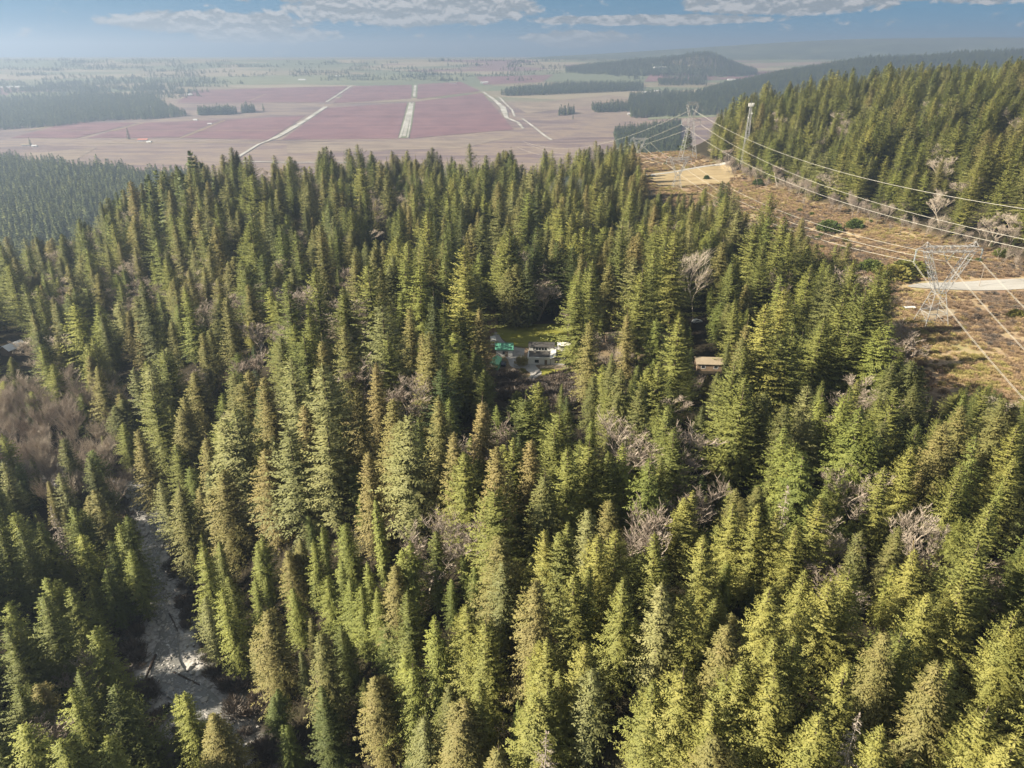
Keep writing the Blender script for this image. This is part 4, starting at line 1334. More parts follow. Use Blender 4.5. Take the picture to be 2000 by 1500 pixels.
scatter('undergrowth', 'shrub', np.column_stack([sx_[m], sy_[m], height(sx_[m], sy_[m]) - 0.1]), RNG.uniform(0.25, 0.8, n), RNG.uniform(0.9, 1.5, n), RNG.uniform(0, 6, n),
        RNG.uniform(0.3, 1.0, n), 'green and golden undergrowth spotted over the power line corridor', 'undergrowth')

# brush along the creek and around the yard
qx = RNG.uniform(-230, -20, 5200); qy = RNG.uniform(80, 262, 5200)
qd, _ = seg_dist(qx, qy, CREEK)
m = (qd > 6.0) & (qd < 14) & (RNG.random(5200) < 0.8)
ex = RNG.uniform(-40, 70, 1500); ey = RNG.uniform(205, 262, 1500)
eu, ev, _f = proj(ex, ey, height(ex, ey))
em = in_poly(eu, ev, [(930, 720), (1000, 735), (1035, 755), (1075, 742), (1160, 720), (1330, 690), (1420, 735), (1330, 800), (1000, 800)])
wx = np.concatenate([qx[m], ex[em]]); wy_ = np.concatenate([qy[m], ey[em]]); n = len(wx)
scatter('streamside_brush', 'brush', np.column_stack([wx, wy_, height(wx, wy_) - 0.1]), RNG.uniform(0.6, 1.7, n), RNG.uniform(0.9, 1.4, n), RNG.uniform(0, 6.28, n),
        np.clip(RNG.normal(0.03, 0.08, n), 0, 1), 'brown leafless brush along the creek banks and below the yard', 'brush')

# ------------------------------------------------------------------ creek
def build_creek():
    m, t, out = material('creek_water')
    geo = t.node('ShaderNodeNewGeometry').outputs['Position']
    n = t.noise(geo, 0.8, 6, 0.7, 0.8)
    foam = t.smooth(n, 0.53, 0.72)
    c = t.mix(foam, (0.15, 0.148, 0.14), (0.62, 0.62, 0.62))
    p = t.node('ShaderNodeBsdfPrincipled'); t.put(p.inputs['Base Color'], c)
    t.put(p.inputs['Roughness'], t.math('ADD', 0.12, t.math('MULTIPLY', foam, 0.6)))
    b = t.node('ShaderNodeBump'); b.inputs['Strength'].default_value = 0.6; b.inputs['Distance'].default_value = 0.25; t.put(b.inputs['Height'], n)
    t.l.new(b.outputs[0], p.inputs['Normal'])
    t.l.new(p.outputs[0], out.inputs[0])
    pts = []
    for a, bb in zip(CREEK[:-2], CREEK[1:-1]):
        k = max(2, int(np.hypot(*(bb - a)) / 2))
        for q in range(k): pts.append(a + (bb - a) * q / k)
    pts = np.array(pts)
    for _ in range(6): pts[1:-1] = (pts[:-2] + pts[1:-1] * 2 + pts[2:]) / 4
    d = np.gradient(pts, axis=0); d /= np.linalg.norm(d, axis=1, keepdims=True)
    nr = np.stack([-d[:, 1], d[:, 0]], -1)
    k = np.arange(len(pts))
    off = 2.6 * (vnoise(k / 9.0, k * 0.0, 5) - 0.5) * 2
    V = []
    for s in np.linspace(-1, 1, 7):
        wv = 2.9 + 2.4 * (vnoise(k / 6.0, k * 0 + 4.0, 6) - 0.5)
        q = pts + nr * (off + s * wv)[:, None]
        V.append(np.column_stack([q, np.full(len(q), -39.55)]))
    nn = len(pts); V = np.concatenate(V)
    F = [(j * nn + i, j * nn + i + 1, (j + 1) * nn + i + 1, (j + 1) * nn + i) for j in range(6) for i in range(nn - 1)]
    struct(mesh_obj('creek', V, F, m, smooth=True))
    # rocks
    def rock(r, seed):
        rg = np.random.default_rng(seed)
        import bmesh
        bm = bmesh.new(); bmesh.ops.create_icosphere(bm, subdivisions=1, radius=1.0)
        co = np.array([v.co[:] for v in bm.verts]) * rg.uniform(0.65, 1.25, (len(bm.verts), 1)) * np.array((1.2, 0.9, 0.65)) * r
        fs = [tuple(v.index for v in f.verts) for f in bm.faces]
        bm.free()
        return co, fs
    rg = np.random.default_rng(5)
    co, fs = rock(1.0, 1); me = None
    for k, (u, v, r) in enumerate(((302, 1182, 1.7), (292, 1146, 1.1), (298, 1140, 0.9), (318, 1137, 0.9), (372, 1306, 1.0), (300, 1352, 0.9), (290, 1372, 1.2), (357, 1345, 0.8), (285, 1150, 1.2))):
        x, y, z = P1(u, v)
        if me is None:
            o = mesh_obj('boulder', co, fs, M['rock']); me = o.data
        else:
            o = data_obj('boulder', me)
        o.location = (x, y, z + 0.2 * r); o.scale = (r * 1.1, r, r); o.rotation_euler = (0, 0, k * 1.1)
        tag(o, 'large' * (r > 1.05) + 'small' * (r <= 1.05) + ' grey boulder lying in the rocky creek bed', 'boulder', 'boulders in the creek')
    mb = MB()
    shapes = [rock(1.0, 20 + k) for k in range(8)]
    for _ in range(3600):
        i = rg.integers(0, len(pts)); s = rg.normal(0, 4.6)
        q = pts[i] + nr[i] * s + rg.normal(0, 1, 2)
        if q[1] > 262 or q[1] < 70: continue
        z = -39.8 + max(0.0, abs(s) - 8) * 0.12
        c_, f_ = shapes[rg.integers(0, 8)]
        r = rg.lognormal(-1.1, 0.5)
        a = rg.uniform(0, 6.28); R_ = np.array(((math.cos(a), -math.sin(a), 0), (math.sin(a), math.cos(a), 0), (0, 0, 1)))
        mb.add((c_ @ R_.T) * min(r, 1.1) + np.array((q[0], q[1], max(z, -39.6) + 0.05)), f_)
    o = mb.build('creek_rocks', M['rock'])
    stuff(o, 'grey rocks and cobbles strewn over the creek bed', 'rocks')
    # drift logs
    for (u0, v0, u1, v1, r, lab) in ((305, 1282, 276, 1352, 0.42, 'long dark drift log lying along the creek by the shaded bank'), (341, 1317, 391, 1341, 0.36, 'dark drift log lying across the pale creek gravel'),
                                     (331, 1200, 348, 1236, 0.22, 'thin grey log leaning on the creek bank under the conifers')):
        a = P1(u0, v0); b2 = P1(u1, v1)
        mb = MB()
        L = [tuple(np.array(a) + (np.array(b2) - np.array(a)) * s + np.array((0, 0, 0.35 + r * 0.6 + 0.15 * math.sin(3 * s)))) for s in np.linspace(0, 1, 6)]
        mb.tube(L, [r * (1 - 0.12 * k) for k in range(6)], 8)
        for k in range(5):
            p = Vector(L[1 + k % 4]); mb.bar(p, p + Vector((random.uniform(-.9, .9), random.uniform(-.9, .9), random.uniform(0.3, 0.9))), 0.07, 4, 0.03)
        tag(mb.build('drift_log', M['log'], smooth=True), lab, 'log')


build_creek()

# ------------------------------------------------------------------ transmission towers
def lattice(mb, A, B, w, n, r):
    """box girder between two square sections A and B (four points each)"""
    A = [Vector(p) for p in A]; B = [Vector(p) for p in B]
    for k in range(n):
        s0, s1 = k / n, (k + 1) / n
        for e in range(4):
            f = (e + 1) % 4
            p0, p1 = A[e].lerp(B[e], s0), A[e].lerp(B[e], s1)
            q0, q1 = A[f].lerp(B[f], s0), A[f].lerp(B[f], s1)
            if (k + e) % 2: mb.bar(p0, q1, r * 0.62)
            else: mb.bar(q0, p1, r * 0.62)
            if k: mb.bar(p0, q0, r * 0.5)


def chords(mb, A, B, r):
    for p, q in zip(A, B): mb.bar(p, q, r)


def sq(cx, cz, hx_, hy_, tilt=0.0):
    return [(cx - hx_, -hy_, cz + tilt * hx_), (cx + hx_, -hy_, cz - tilt * hx_), (cx + hx_, hy_, cz - tilt * hx_), (cx - hx_, hy_, cz + tilt * hx_)]


def v_tower(loc, rz, scale, label, rb=0.17):
    root = empty('transmission_tower', loc, rz, (scale, scale, scale))
    st = M['steel']
    feet = sq(0, -0.6, 5.2, 4.6); waist = sq(0, 14, 2.3, 1.5)
    for k in range(4):
        b = MB(); b.bar(feet[k], waist[k], rb * 1.25); b.build('leg', st, root)
    b = MB(); lattice(b, [Vector(f).lerp(Vector(w_), 0.04) for f, w_ in zip(feet, waist)], waist, 0, 5, rb)
    for e in range(4): b.bar(waist[e], waist[(e + 1) % 4], rb)
    for e in range(4):
        p = [Vector(feet[q]).lerp(Vector(waist[q]), 0.42) for q in (e, (e + 1) % 4)]
        b.bar(p[0], p[1], rb * 0.9)
    b.build('bracing', st, root)
    for s in (-1, 1):
        lo = sq(s * 1.25, 14, 1.0, 1.45); hi = sq(s * 9.2, 31.4, 1.15, 1.2)
        b = MB(); chords(b, lo, hi, rb * 1.1); lattice(b, lo, hi, 0, 8, rb); b.build('arm', st, root)
        b = MB()
        top = (s * 10.2, 0, 35.6)
        for q in sq(s * 9.6, 33.6, 1.4, 1.2): b.bar(q, top, rb * 0.8)
        b.build('peak', st, root)
        b = MB()
        tip = (s * 14.2, 0, 32.6)
        for q in ((s * 10.6, -1.2, 31.4), (s * 10.6, 1.2, 31.4), (s * 10.6, -1.2, 33.6), (s * 10.6, 1.2, 33.6)): b.bar(q, tip, rb * 0.8)
        b.build('crossarm_tip', st, root)
    L = [(-10.6, -1.2, 31.4), (-10.6, 1.2, 31.4), (-10.6, 1.2, 33.6), (-10.6, -1.2, 33.6)]
    Rr = [(10.6, y, z) for (_, y, z) in L]
    b = MB(); chords(b, L, Rr, rb * 1.1); lattice(b, L, Rr, 0, 12, rb); b.build('crossbeam', st, root)
    for x in (-14, 0, 14):
        b = MB()
        for sx2 in (-1, 1):
            ax_ = (x + sx2 * (0.25 if x else 2.4), 0, 32.2 if x else 31.3)
            n = 9
            for k in range(n):
                p = Vector(ax_).lerp(Vector((x, 0, 27.3)), k / n); q = Vector(ax_).lerp(Vector((x, 0, 27.3)), (k + 0.6) / n)
                b.bar(p, q, 0.16, 6)
            b.bar(ax_, (x, 0, 27.3), 0.05)
        b.build('insulator', M['glassins'], root)
    return tag(root, label, 'transmission tower')


T1 = (188.0, 301.0, float(height(188, 301)))
T4 = (147.5, 652.0, float(height(147.5, 652)))
T3 = (156.0, 915.0, -20.0)
v_tower(T1, math.radians(3), 1.05, 'large V-shaped steel lattice tower standing by the gravel road', 0.125)
v_tower(T4, math.radians(3), 0.78, 'slim V-shaped lattice tower standing on the dry meadow', 0.15)
v_tower((T3[0], T3[1], float(height(T3[0], T3[1]))), 0.0, (12.0 - float(height(T3[0], T3[1]))) / 27.3, 'faint V-shaped lattice tower beyond the dry meadow above the valley woods', 0.16)


def delta_tower(loc, label):
    root = empty('transmission_tower', loc, math.radians(6))
    st = M['steel']; rb = 0.24
    feet = sq(0, -0.6, 8.5, 7.0); mid = sq(0, 36, 3.0, 2.6); sh = sq(0, 43, 2.8, 2.4)
    for k in range(4):
        b = MB(); b.bar(feet[k], mid[k], rb * 1.2); b.bar(mid[k], sh[k], rb); b.build('leg', st, root)
    b = MB(); lattice(b, feet, mid, 0, 7, rb); lattice(b, mid, sh, 0, 2, rb); b.build('bracing', st, root)
    for s in (-1, 1):
        b = MB(); tip = (s * 10.8, 0, 41.6)
        for q in ((s * 2.8, -2.4, 40.5), (s * 2.8, 2.4, 40.5), (s * 2.8, -2.4, 44.0), (s * 2.8, 2.4, 44.0)): b.bar(q, tip, rb * 0.8)
        b.bar((s * 6.8, -1.2, 41.0), (s * 6.8, 1.2, 43.0), rb * 0.5)
        b.build('crossarm', st, root)
        lo = sq(s * 1.6, 43.5, 0.8, 1.6); hi = sq(s * 6.0, 57.0, 0.9, 1.0)
        b = MB(); chords(b, lo, hi, rb * 0.9); lattice(b, lo, hi, 0, 5, rb); b.build('arm', st, root)
    b = MB()
    L = [(-6.4, -1, 57), (-6.4, 1, 57), (-6.4, 1, 60), (-6.4, -1, 60)]; R_ = [(6.4, y, z) for (_, y, z) in L]
    chords(b, L, R_, rb * 0.9); lattice(b, L, R_, 0, 6, rb); b.build('crossbeam', st, root)
    for (x, z0, z1) in ((-10.5, 41.4, 37.5), (10.5, 41.4, 37.5), (0, 57, 53)):
        b = MB(); b.bar((x, 0, z0), (x, 0, z1), 0.2, 6); b.build('insulator', M['glassins'], root)
    return tag(root, label, 'transmission tower')


T2 = (196.0, 826.0, float(height(196, 826)))
delta_tower(T2, 'tall steel lattice tower with window-shaped head beside the wooded hillside')


def span(a, b, sag, n=40):
    a = np.array(a, float); b = np.array(b, float)
    s = np.linspace(0, 1, n)[:, None]
    p = a + (b - a) * s
    p[:, 2] -= (4 * s * (1 - s) * sag)[:, 0]
    return p


def conductor(paths, label, group, r=0.085, gap=0.5, offs=(-0.5, 0.5)):
    root = empty('power_line', tuple(paths[0][0]))
    o0 = np.array(paths[0][0])
    P = np.concatenate([p if i == 0 else p[1:] for i, p in enumerate(paths)]) - o0
    for s in offs:
        q = P.copy(); q[:, 0] += s * gap
        b = MB(); b.tube([tuple(k) for k in q], r, 5); b.build('wire', M['wire'], root)
    b = MB()
    for k in range(8, len(P) - 1, 12): b.bar(P[k] - np.array((gap / 2 + 0.1, 0, 0)), P[k] + np.array((gap / 2 + 0.1, 0, 0)), r * 1.2)
    b.build('spacer', M['wire'], root)
    return tag(root, label, 'power line', group)


t3z = 12.0
for k, (dx_, nm) in enumerate(((-14, 'outer'), (0, 'middle'), (14, 'hillside'))):
    a = (156 + dx_ * 0.97, 915, t3z - 0.1); b = (147.5 + dx_ * 0.78, 652, T4[2] + 27.3 * 0.78)
    c = (188 + dx_ * 1.05, 301, T1[2] + 27.3 * 1.05)
    d = (188 + dx_ - 0.2 * 340, 301 - 340, T1[2] + 25)
    side = {'outer': 'nearest the forest', 'middle': 'in the middle', 'hillside': 'nearest the hillside'}[nm]
    conductor([span(a, b, 5, 24), span(b, c, 10.8, 40), span(c, d, 11, 36)], f'pale twin conductor carried by the V-shaped towers, {side}', 'conductors of the V-shaped tower line', 0.045, 0.45)
    e = (60 + dx_, 1500, -95)
    conductor([span(a, e, 30, 30)], f'thin conductor from the faint V-shaped tower down to the valley, {side}', 'conductors running down to the valley', 0.06, 0.6)
for k, (x, z, dxx, dzz, nm) in enumerate(((185.6, T2[2] + 37.4, -10, 42, 'lower one on the forest side'), (206.4, T2[2] + 37.4, 11, 42, 'lower one on the hillside'), (196.0, T2[2] + 52.9, 0, 58, 'uppermost one'))):
    a = (x, 826, z); b = (258 + dxx, 206, dzz)
    conductor([span(a, b, 21, 60)], f'pale conductor sweeping from the window-headed tower, {nm}', 'conductors of the tall tower line', 0.055, 0.6)
    e = (20 + dxx, 1500, -60 + k * 6)
    conductor([span(a, e, 26, 30)], f'thin conductor from window-headed tower down to the valley, {nm}', 'conductors of the tall tower line to the valley', 0.06, 0.7)


def cell_tower(loc, h):
    root = empty('telecom_mast', loc)
    st = M['steel']
    lo = sq(0, -0.5, 2.4, 2.4); hi = sq(0, h, 0.75, 0.75)
    for k in range(4):
        b = MB(); b.bar(lo[k], hi[k], 0.22); b.build('leg', st, root)
    b = MB(); lattice(b, lo, hi, 0, 15, 0.26); b.build('bracing', st, root)
    b = MB()
    for a in range(8):
        t = a * math.pi / 4; x, y = math.cos(t) * 2.4, math.sin(t) * 2.4
        b.bar((x * 0.3, y * 0.3, h - 1.5), (x, y, h - 1.5), 0.12)
    for a in range(8):
        t = a * math.pi / 4; u2 = (a + 1) * math.pi / 4
        b.bar((math.cos(t) * 2.4, math.sin(t) * 2.4, h - 1.5), (math.cos(u2) * 2.4, math.sin(u2) * 2.4, h - 1.5), 0.12)
    b.build('platform', st, root)
    for a in range(8):
        t = a * math.pi / 4; x, y = math.cos(t) * 2.5, math.sin(t) * 2.5
        b = MB(); b.box(x - 0.28, x + 0.28, y - 0.28, y + 0.28, h - 2.7, h + 0.4); b.build('antenna', M['white'], root)
    b = MB(); b.bar((0, 0, h - 1), (0, 0, h + 4.5), 0.09); b.build('lightning_rod', st, root)
    for (x, z) in ((1.5, h - 9), (-1.4, h - 13)):
        b = MB(); b.bar((x, -0.6, z), (x, -1.2, z), 0.75, 10); b.build('dish', M['white'], root)
    return tag(root, 'white telecom mast with ring of antennas above the hillside firs', 'mast')


cell_tower((233, 742, float(height(233, 742))), 66.5 - float(height(233, 742)))

# wooden guy poles near the near tower
for (u, v, h, lab) in ((1912, 560, 12, 'thin pole standing at the gravel road edge beside the near tower'),):
    x, y, z = P1(u, v)
    b = MB(); b.bar((0, 0, -0.5), (0, 0, h), 0.16, 6, 0.11); b.bar((-0.9, 0, h - 0.8), (0.9, 0, h - 0.8), 0.09)
    o = b.build('utility_pole', M['barkpale']); o.location = (x, y, z); tag(o, lab, 'pole')

# ------------------------------------------------------------------ buildings and yard
def gable_house(name, loc, rz, L, W, hw, hr, mw, mr, label, cat='house', wins=True, over=0.4, group=None, door=True):
    root = empty(name, loc, rz)
    b = MB()
    b.add([(-L / 2, -W / 2, -0.8), (L / 2, -W / 2, -0.8), (L / 2, W / 2, -0.8), (-L / 2, W / 2, -0.8), (-L / 2, -W / 2, hw), (L / 2, -W / 2, hw), (L / 2, W / 2, hw), (-L / 2, W / 2, hw),
           (-L / 2, 0, hw + hr), (L / 2, 0, hw + hr)],
          [(0, 1, 5, 4), (2, 3, 7, 6), (1, 2, 6, 9, 5), (3, 0, 4, 8, 7)])
    b.build('wall', mw, root)
    for s in (-1, 1):
        ey = s * (W / 2 + over); ez = hw - over * hr / (W / 2) + 0.06; rz2 = hw + hr + 0.06
        b = MB(); x0, x1 = -L / 2 - over, L / 2 + over
        v = [(x0, ey, ez), (x1, ey, ez), (x1, 0, rz2), (x0, 0, rz2)]
        v2 = [(p[0], p[1], p[2] + 0.22) for p in v]
        b.add(v + v2, [(0, 1, 2, 3), (7, 6, 5, 4), (0, 4, 5, 1), (1, 5, 6, 2), (2, 6, 7, 3), (3, 7, 4, 0)])
        b.build('roof', mr, root)
    if wins:
        n = max(1, int(L / 4))
        for k in range(n):
            x = -L / 2 + L * (k + 0.5) / n
            for s in (-1, 1):
                b = MB(); y = s * W / 2
                b.box(x - 0.7, x + 0.7, min(y, y + s * 0.05), max(y, y + s * 0.05), hw * 0.38, hw * 0.80)
                wn = b.build('window', M['win'], root)
                b = MB()
                y0, y1 = min(y, y + s * 0.08), max(y, y + s * 0.08)
                b.box(x - 0.82, x - 0.705, y0, y1, hw * 0.36, hw * 0.82); b.box(x + 0.705, x + 0.82, y0, y1, hw * 0.36, hw * 0.82)
                b.box(x - 0.70, x + 0.70, y0, y1, hw * 0.805, hw * 0.84); b.box(x - 0.70, x + 0.70, y0, y1, hw * 0.33, hw * 0.375)
                b.build('frame', M['white'], wn)
    if door:
        b = MB(); b.box(L * 0.12 - 0.6, L * 0.12 + 0.6, -W / 2 - 0.06, -W / 2 + 0.02, 0, min(2.3, hw * 0.85)); b.build('door', M['wood'], root)
    return tag(root, label, cat, group)


def white_house():
    x, y, z = P1(1058, 704)
    root = empty('house', (x, y, z), math.radians(-4))
    w_, dk = M['white'], M['dark']
    b = MB(); b.box(-5.2, 3.4, -4.4, 2.6, -0.8, 2.9); b.build('wall', w_, root)
    b = MB(); b.box(-5.2, 4.6, 2.62, 7.2, -0.8, 4.6); b.build('rear_wall', w_, root)
    b = MB(); b.box(-5.0, 3.2, -4.2, 2.5, 2.9, 3.05); rf = b.build('roof', dk, root)
    b = MB(); b.box(-3.2, -2.4, 0.6, 1.4, 3.06, 4.3); b.build('chimney', M['rock'], rf)
    b = MB()
    b.box(-5.45, 3.65, -4.65, -4.41, 2.6, 3.25); b.box(-5.45, -5.21, -4.40, 2.6, 2.6, 3.25)
    b.build('fascia', w_, root)
    b = MB(); b.box(-5.6, 5.0, 2.3, 7.6, 4.62, 4.85); b.build('rear_roof', dk, root)
    # pitched side roof, its sun-facing slope coloured white to look sunlit
    b = MB()
    v = [(3.42, -4.9, 2.7), (5.6, -4.9, 3.7), (5.6, 3.0, 3.7), (3.42, 3.0, 2.7)]
    b.add(v + [(p[0], p[1], p[2] + 0.18) for p in v], [(0, 1, 2, 3), (7, 6, 5, 4), (0, 4, 5, 1), (1, 5, 6, 2), (2, 6, 7, 3), (3, 7, 4, 0)])
    v = [(5.62, -4.9, 3.7), (9.2, -4.9, 2.2), (9.2, 3.0, 2.2), (5.62, 3.0, 3.7)]
    b.build('side_roof', w_, root)
    b = MB(); b.add(v + [(p[0], p[1], p[2] + 0.18) for p in v], [(0, 1, 2, 3), (7, 6, 5, 4), (0, 4, 5, 1), (1, 5, 6, 2), (2, 6, 7, 3), (3, 7, 4, 0)]); b.build('side_roof', dk, root)
    b = MB(); b.box(3.6, 9.0, -4.3, 2.6, -0.8, 2.5); b.build('side_wall', w_, root)
    for k in range(5):
        b = MB(); x0 = -3.6 + k * 1.15; b.box(x0, x0 + 0.85, 2.56, 2.61, 3.3, 4.35); b.build('window', M['win'], root)
    for x0 in (-2.6, 5.2, 7.0):
        b = MB(); yy = -4.41 if x0 < 4 else -4.31
        b.box(x0, x0 + 1.6, yy - 0.06, yy + 0.005, 0.9, 2.1); b.build('window', M['win'], root)
    b = MB(); b.box(1.2, 2.2, -4.47, -4.405, 0, 2.1); b.build('door', M['wood'], root)
    b = MB(); b.box(-7.0, -5.25, -2.5, 6.5, 2.2, 2.35)
    for yy in (-2.3, 2, 6.2): b.box(-6.95, -6.8, yy, yy + 0.15, -0.8, 2.2)
    b.build('porch', M['wood'], root)
    b = MB(); b.box(-0.5, 10.5, -8.2, -4.7, -0.8, 0.25); b.build('deck', M['tan'], root)
    tag(root, 'white flat-roofed house with dark roof between driveway and lawn', 'house')


white_house()
x, y, z = P1(985, 694)
gable_house('shed', (x, y + 2, z), math.radians(0), 6.6, 7.0, 3.0, 1.1, M['white'], M['green'], 'small outbuilding with green metal roof beside the gravel driveway', 'shed')
x, y, z = P1(968, 716)
gable_house('shelter', (x, y, z), math.radians(80), 7.5, 3.6, 2.0, 1.0, M['tarp'], M['tarp'], 'light green tarp shelter beside the dark car', 'shelter', False, 0.1, None, False)
x, y, z = P1(1200, 668)
gable_house('cabin', (x, y, z), math.radians(12), 8, 7, 3.0, 1.3, M['wood'], M['tan'], 'cabin with tan roof among the firs right of the big fir', 'cabin')
x, y, z = P1(1382, 718)
gable_house('cabin', (x, y, z), math.radians(-4), 9.5, 6.5, 2.8, 1.4, M['wood'], M['tan'], 'long wooden cabin with golden-tan roof deep among tall firs', 'cabin')
x, y, z = P1(1103, 682)
gable_house('shed', (x, y, z), 0, 5.5, 3.2, 2.2, 0.5, M['white'], M['white'], 'small white shed at the edge of the lawn under the broad fir', 'shed')
x, y, z = P1(28, 688)
gable_house('house', (x, y, z), math.radians(70), 9.5, 7, 3.0, 2.0, M['wood'], M['silver'], 'pale-roofed house in the hazy woods beyond the creek', 'house')
x, y, z = P1(1775, 605)
gable_house('shed', (x, y, z), math.radians(4), 4.6, 2.0, 1.2, 0.3, M['dark'], M['silver'], 'low dark open shed with pale roof beside the near tower', 'shed', False, 0.25, None, False)


def vehicle(loc, rz, kind, label, cat):
    root = empty('camper_van' if kind == 'camper' else 'parked_car', loc, rz)
    body = M['white'] if kind != 'car' else M['blue']
    L, W, h = (5.6, 2.2, 2.7) if kind == 'camper' else (4.6, 1.85, 1.45)
    b = MB()
    if kind == 'camper':
        prof = [(-L / 2, 0.4), (L / 2, 0.4), (L / 2, 1.2), (L / 2 - 0.9, 1.5), (L / 2 - 1.2, 2.0), (L / 2 - 1.0, 2.6), (L / 2 - 1.3, h), (-L / 2, h - 0.05)]
    else:
        prof = [(-L / 2, 0.3), (L / 2, 0.3), (L / 2, 0.75), (L / 2 - 1.2, 0.92), (L / 2 - 1.9, h), (-L / 2 + 0.9, h), (-L / 2 + 0.1, 0.95)]
    n = len(prof)
    b.add([(x, -W / 2, z) for x, z in prof] + [(x, W / 2, z) for x, z in prof],
          [tuple(range(n)), tuple(range(2 * n - 1, n - 1, -1))] + [(k, n + k, n + (k + 1) % n, (k + 1) % n) for k in range(n)])
    b.build('body', body, root)
    for sx2 in (-1, 1):
        for sy in (-1, 1):
            w2 = MB(); x0 = sx2 * (L / 2 - 0.9); w2.bar((x0, sy * W / 2 - sy * 0.1, 0.34), (x0, sy * (W / 2 + 0.06), 0.34), 0.34, 12)
            wh = w2.build('wheel', M['rubber'], root)
            w2 = MB(); w2.bar((x0, sy * (W / 2 + 0.02), 0.34), (x0, sy * (W / 2 + 0.09), 0.34), 0.19, 10); w2.build('hub', M['silver'], wh)
    for sy in (-1, 1):
        b = MB(); z0, z1 = (1.5, 2.1) if kind == 'camper' else (0.98, 1.32)
        b.box(-L * 0.28, L * 0.12, min(sy * W / 2, sy * (W / 2 + 0.03)), max(sy * W / 2, sy * (W / 2 + 0.03)), z0, z1); b.build('window', M['win'], root)
    tag(root, label, cat)


x, y, z = P1(963, 671); vehicle((x, y, z + 0.1), math.radians(95), 'camper', 'white camper parked behind the green-roofed shed', 'camper')
x, y, z = P1(984, 713); vehicle((x, y, z + 0.1), math.radians(85), 'car', 'dark blue car parked between green-roofed shed and tarp shelter', 'car')
x, y, z = P1(1361, 630); vehicle((x, y, z + 0.1), math.radians(20), 'van', 'white vehicle parked among trees behind the tall firs', 'van')
x, y, z = P1(1276, 345); vehicle((x, y, z + 0.5), math.radians(10), 'van', 'pale vehicle parked on the track by the dry meadow', 'van')

# bare round bush and stone edging in the garden
x, y, z = P1(1018, 715)
put_tree('brush', 1, (x, y, z), 4.2, 0.75, 0, 0.95, 'bush', 'pale leafless round bush in the driveway bend', 'bush', None)
for k, (u, v) in enumerate(((1092, 722), (1096, 727), (1100, 731), (1088, 731))):
    x, y, z = P1(u, v); b = MB(); b.box(-1.6, 1.6, -0.5, 0.5, -0.3, 0.35); o = b.build('garden_bed', M['wood']); o.location = (x, y, z); o.rotation_euler = (0, 0, 0.1 * k)
    tag(o, 'low wooden garden bed beside the deck of the white house', 'garden bed', 'garden beds by the white house')
mb = MB()
for k in range(16):
    u = 1033 + k * 1.2; v = 742 - k * 1.1 + random.uniform(-0.5, 0.5)
    x, y, z = P1(u, v); r = random.uniform(0.25, 0.5); mb.box(x - r, x + r, y - r, y + r, z - 0.2, z + r * 1.3)
tag(mb.build('stone_edging', M['rock']), 'line of rough stones edging the gravel driveway', 'stone edging')

# far farm buildings
FARM = [(280, 276, 30, 14, 5, 4, 'red', 'white farmhouse with red roof on the valley floor'), (292, 279, 14, 9, 4, 2, 'silver', 'small shed beside the red-roofed farmhouse'),
        (52, 285, 26, 12, 4, 3, 'tan', 'pale farm building with tan roof near the hazy wood'), (68, 287, 14, 9, 4, 2, 'silver', 'small white shed by the tan-roofed farm building'),
        (295, 211, 44, 16, 6, 3, 'silver', 'white barn half hidden in the long dark wood'), (270, 213, 22, 12, 5, 3, 'silver', 'smaller white barn half hidden in the long dark wood'),
        (371, 187, 26, 14, 6, 4, 'silver', 'white barn at the corner of the upper berry field'), (36, 171, 190, 40, 5, 3, 'silver', 'long pale greenhouse roof on the hazy plain'),
        (946, 163, 46, 18, 7, 4, 'silver', 'white barn at the head of the berry fields'), (885, 163, 40, 18, 6, 4, 'tan', 'low brown barn at the head of the berry fields'),
        (590, 157, 46, 14, 5, 3, 'silver', 'long white shed across the green pasture'), (660, 150, 40, 14, 5, 3, 'silver', 'white shed on the far pasture'),
        (1262, 182, 44, 20, 6, 3, 'silver', 'white sheds complex by the dry meadow, the larger'), (1284, 179, 36, 14, 5, 3, 'silver', 'white shed between meadow and dark wood'),
        (1230, 224, 20, 10, 4, 3, 'silver', 'small white house at the edge of the valley wood'), (1428, 157, 46, 18, 6, 3, 'silver', 'pale barn on the far mauve field before the ridge'),
        (1520, 149, 50, 18, 6, 3, 'silver', 'pale long barn at the foot of the far ridge'), (410, 243, 16, 8, 3, 2, 'silver', 'small white shed on the lane between berry fields'),
        (382, 235, 16, 8, 3, 2, 'silver', 'small white shed on the upper edge of the berry field'), (10, 247, 22, 12, 5, 3, 'silver', 'white farm shed at the tip of the long dark wood'),
        (1290, 133, 90, 30, 6, 3, 'silver', 'pale buildings below the wooded knoll')]
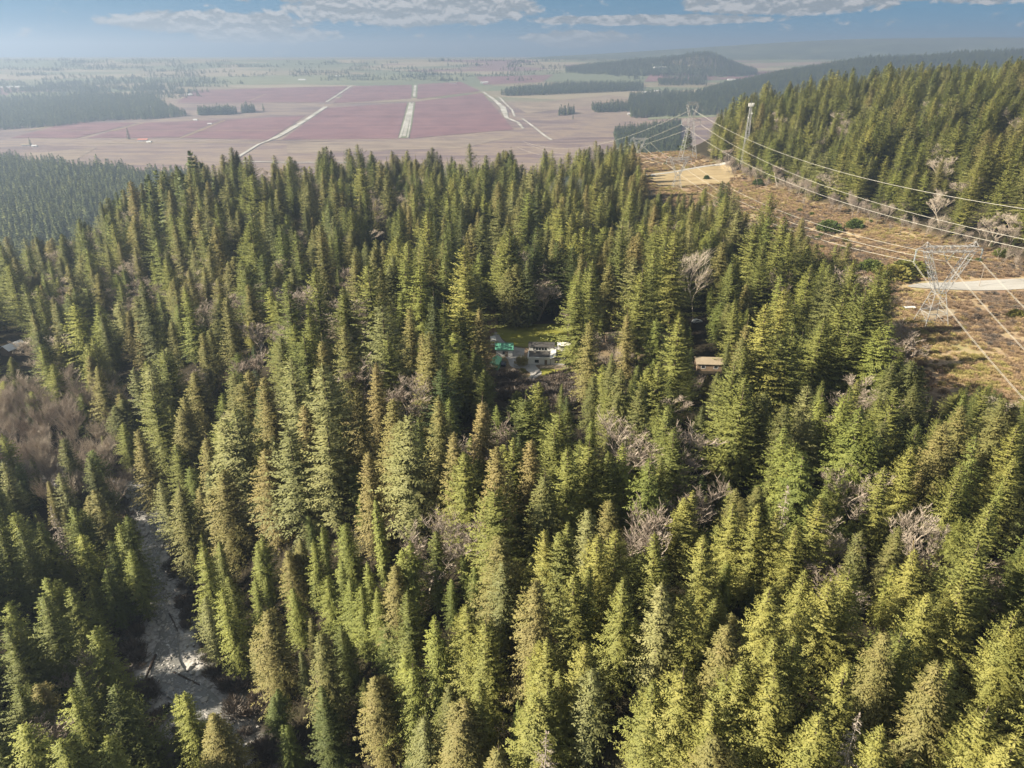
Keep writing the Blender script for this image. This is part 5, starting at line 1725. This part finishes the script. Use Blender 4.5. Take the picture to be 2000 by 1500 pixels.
for (u, v, L, W, hw, hr, mr, lab) in FARM:
    x, y, z = P1(u, v)
    gable_house('farm_building', (x, y, z), random.uniform(-0.15, 0.15), L, W, hw, hr, M['white'], M[mr], lab, 'farm building', False, 0.8)

# ------------------------------------------------------------------ thin smoke over a hidden chimney
def smoke():
    import bmesh
    x, y = map(float, top_to_ground(1112, 372, 16))
    bm = bmesh.new(); bmesh.ops.create_icosphere(bm, subdivisions=3, radius=1.0)
    for v in bm.verts:
        k = 1 + 0.35 * (float(fbm(np.array([v.co.x * 1.7 + 5]), np.array([v.co.y * 1.7 + v.co.z * 1.3 + 8]), 2, 7)[0]) - 0.4)
        v.co = Vector((v.co.x * 15 * k, v.co.y * 12 * k, v.co.z * 10 * k))
    me = bpy.data.meshes.new('smoke'); bm.to_mesh(me); bm.free()
    mt, t, out = material('smoke')
    p = t.node('ShaderNodeVolumePrincipled'); p.inputs['Color'].default_value = (0.62, 0.78, 1.0, 1); p.inputs['Density'].default_value = 0.012
    t.l.new(p.outputs[0], out.inputs['Volume'])
    me.materials.append(mt)
    o = data_obj('smoke', me); o.location = (x, y, float(height(x, y)) + 17)
    stuff(o, 'thin bluish smoke hanging between the trees behind the lawn', 'smoke')


smoke()

# ------------------------------------------------------------------ air
hz = bpy.data.meshes.new('haze')
S = 14900.0
zb, zt = -158.0, 302.0
hz.from_pydata([(-S, -S, zb), (S, -S, zb), (S, S, zb), (-S, S, zb), (-S, -S, zt), (S, -S, zt), (S, S, zt), (-S, S, zt)], [],
               [(3, 2, 1, 0), (4, 5, 6, 7), (0, 1, 5, 4), (1, 2, 6, 5), (2, 3, 7, 6), (3, 0, 4, 7)])
mat, t, out = material('haze')
pv = t.node('ShaderNodeVolumePrincipled')
pv.inputs['Color'].default_value = (0.52, 0.67, 0.93, 1)
pv.inputs['Density'].default_value = HAZE_DENSITY
pv.inputs['Anisotropy'].default_value = 0.5
t.l.new(pv.outputs[0], out.inputs['Volume'])
hz.materials.append(mat)
haze = data_obj('haze', hz)
stuff(haze, 'pale blue haze filling the valley air', 'haze')
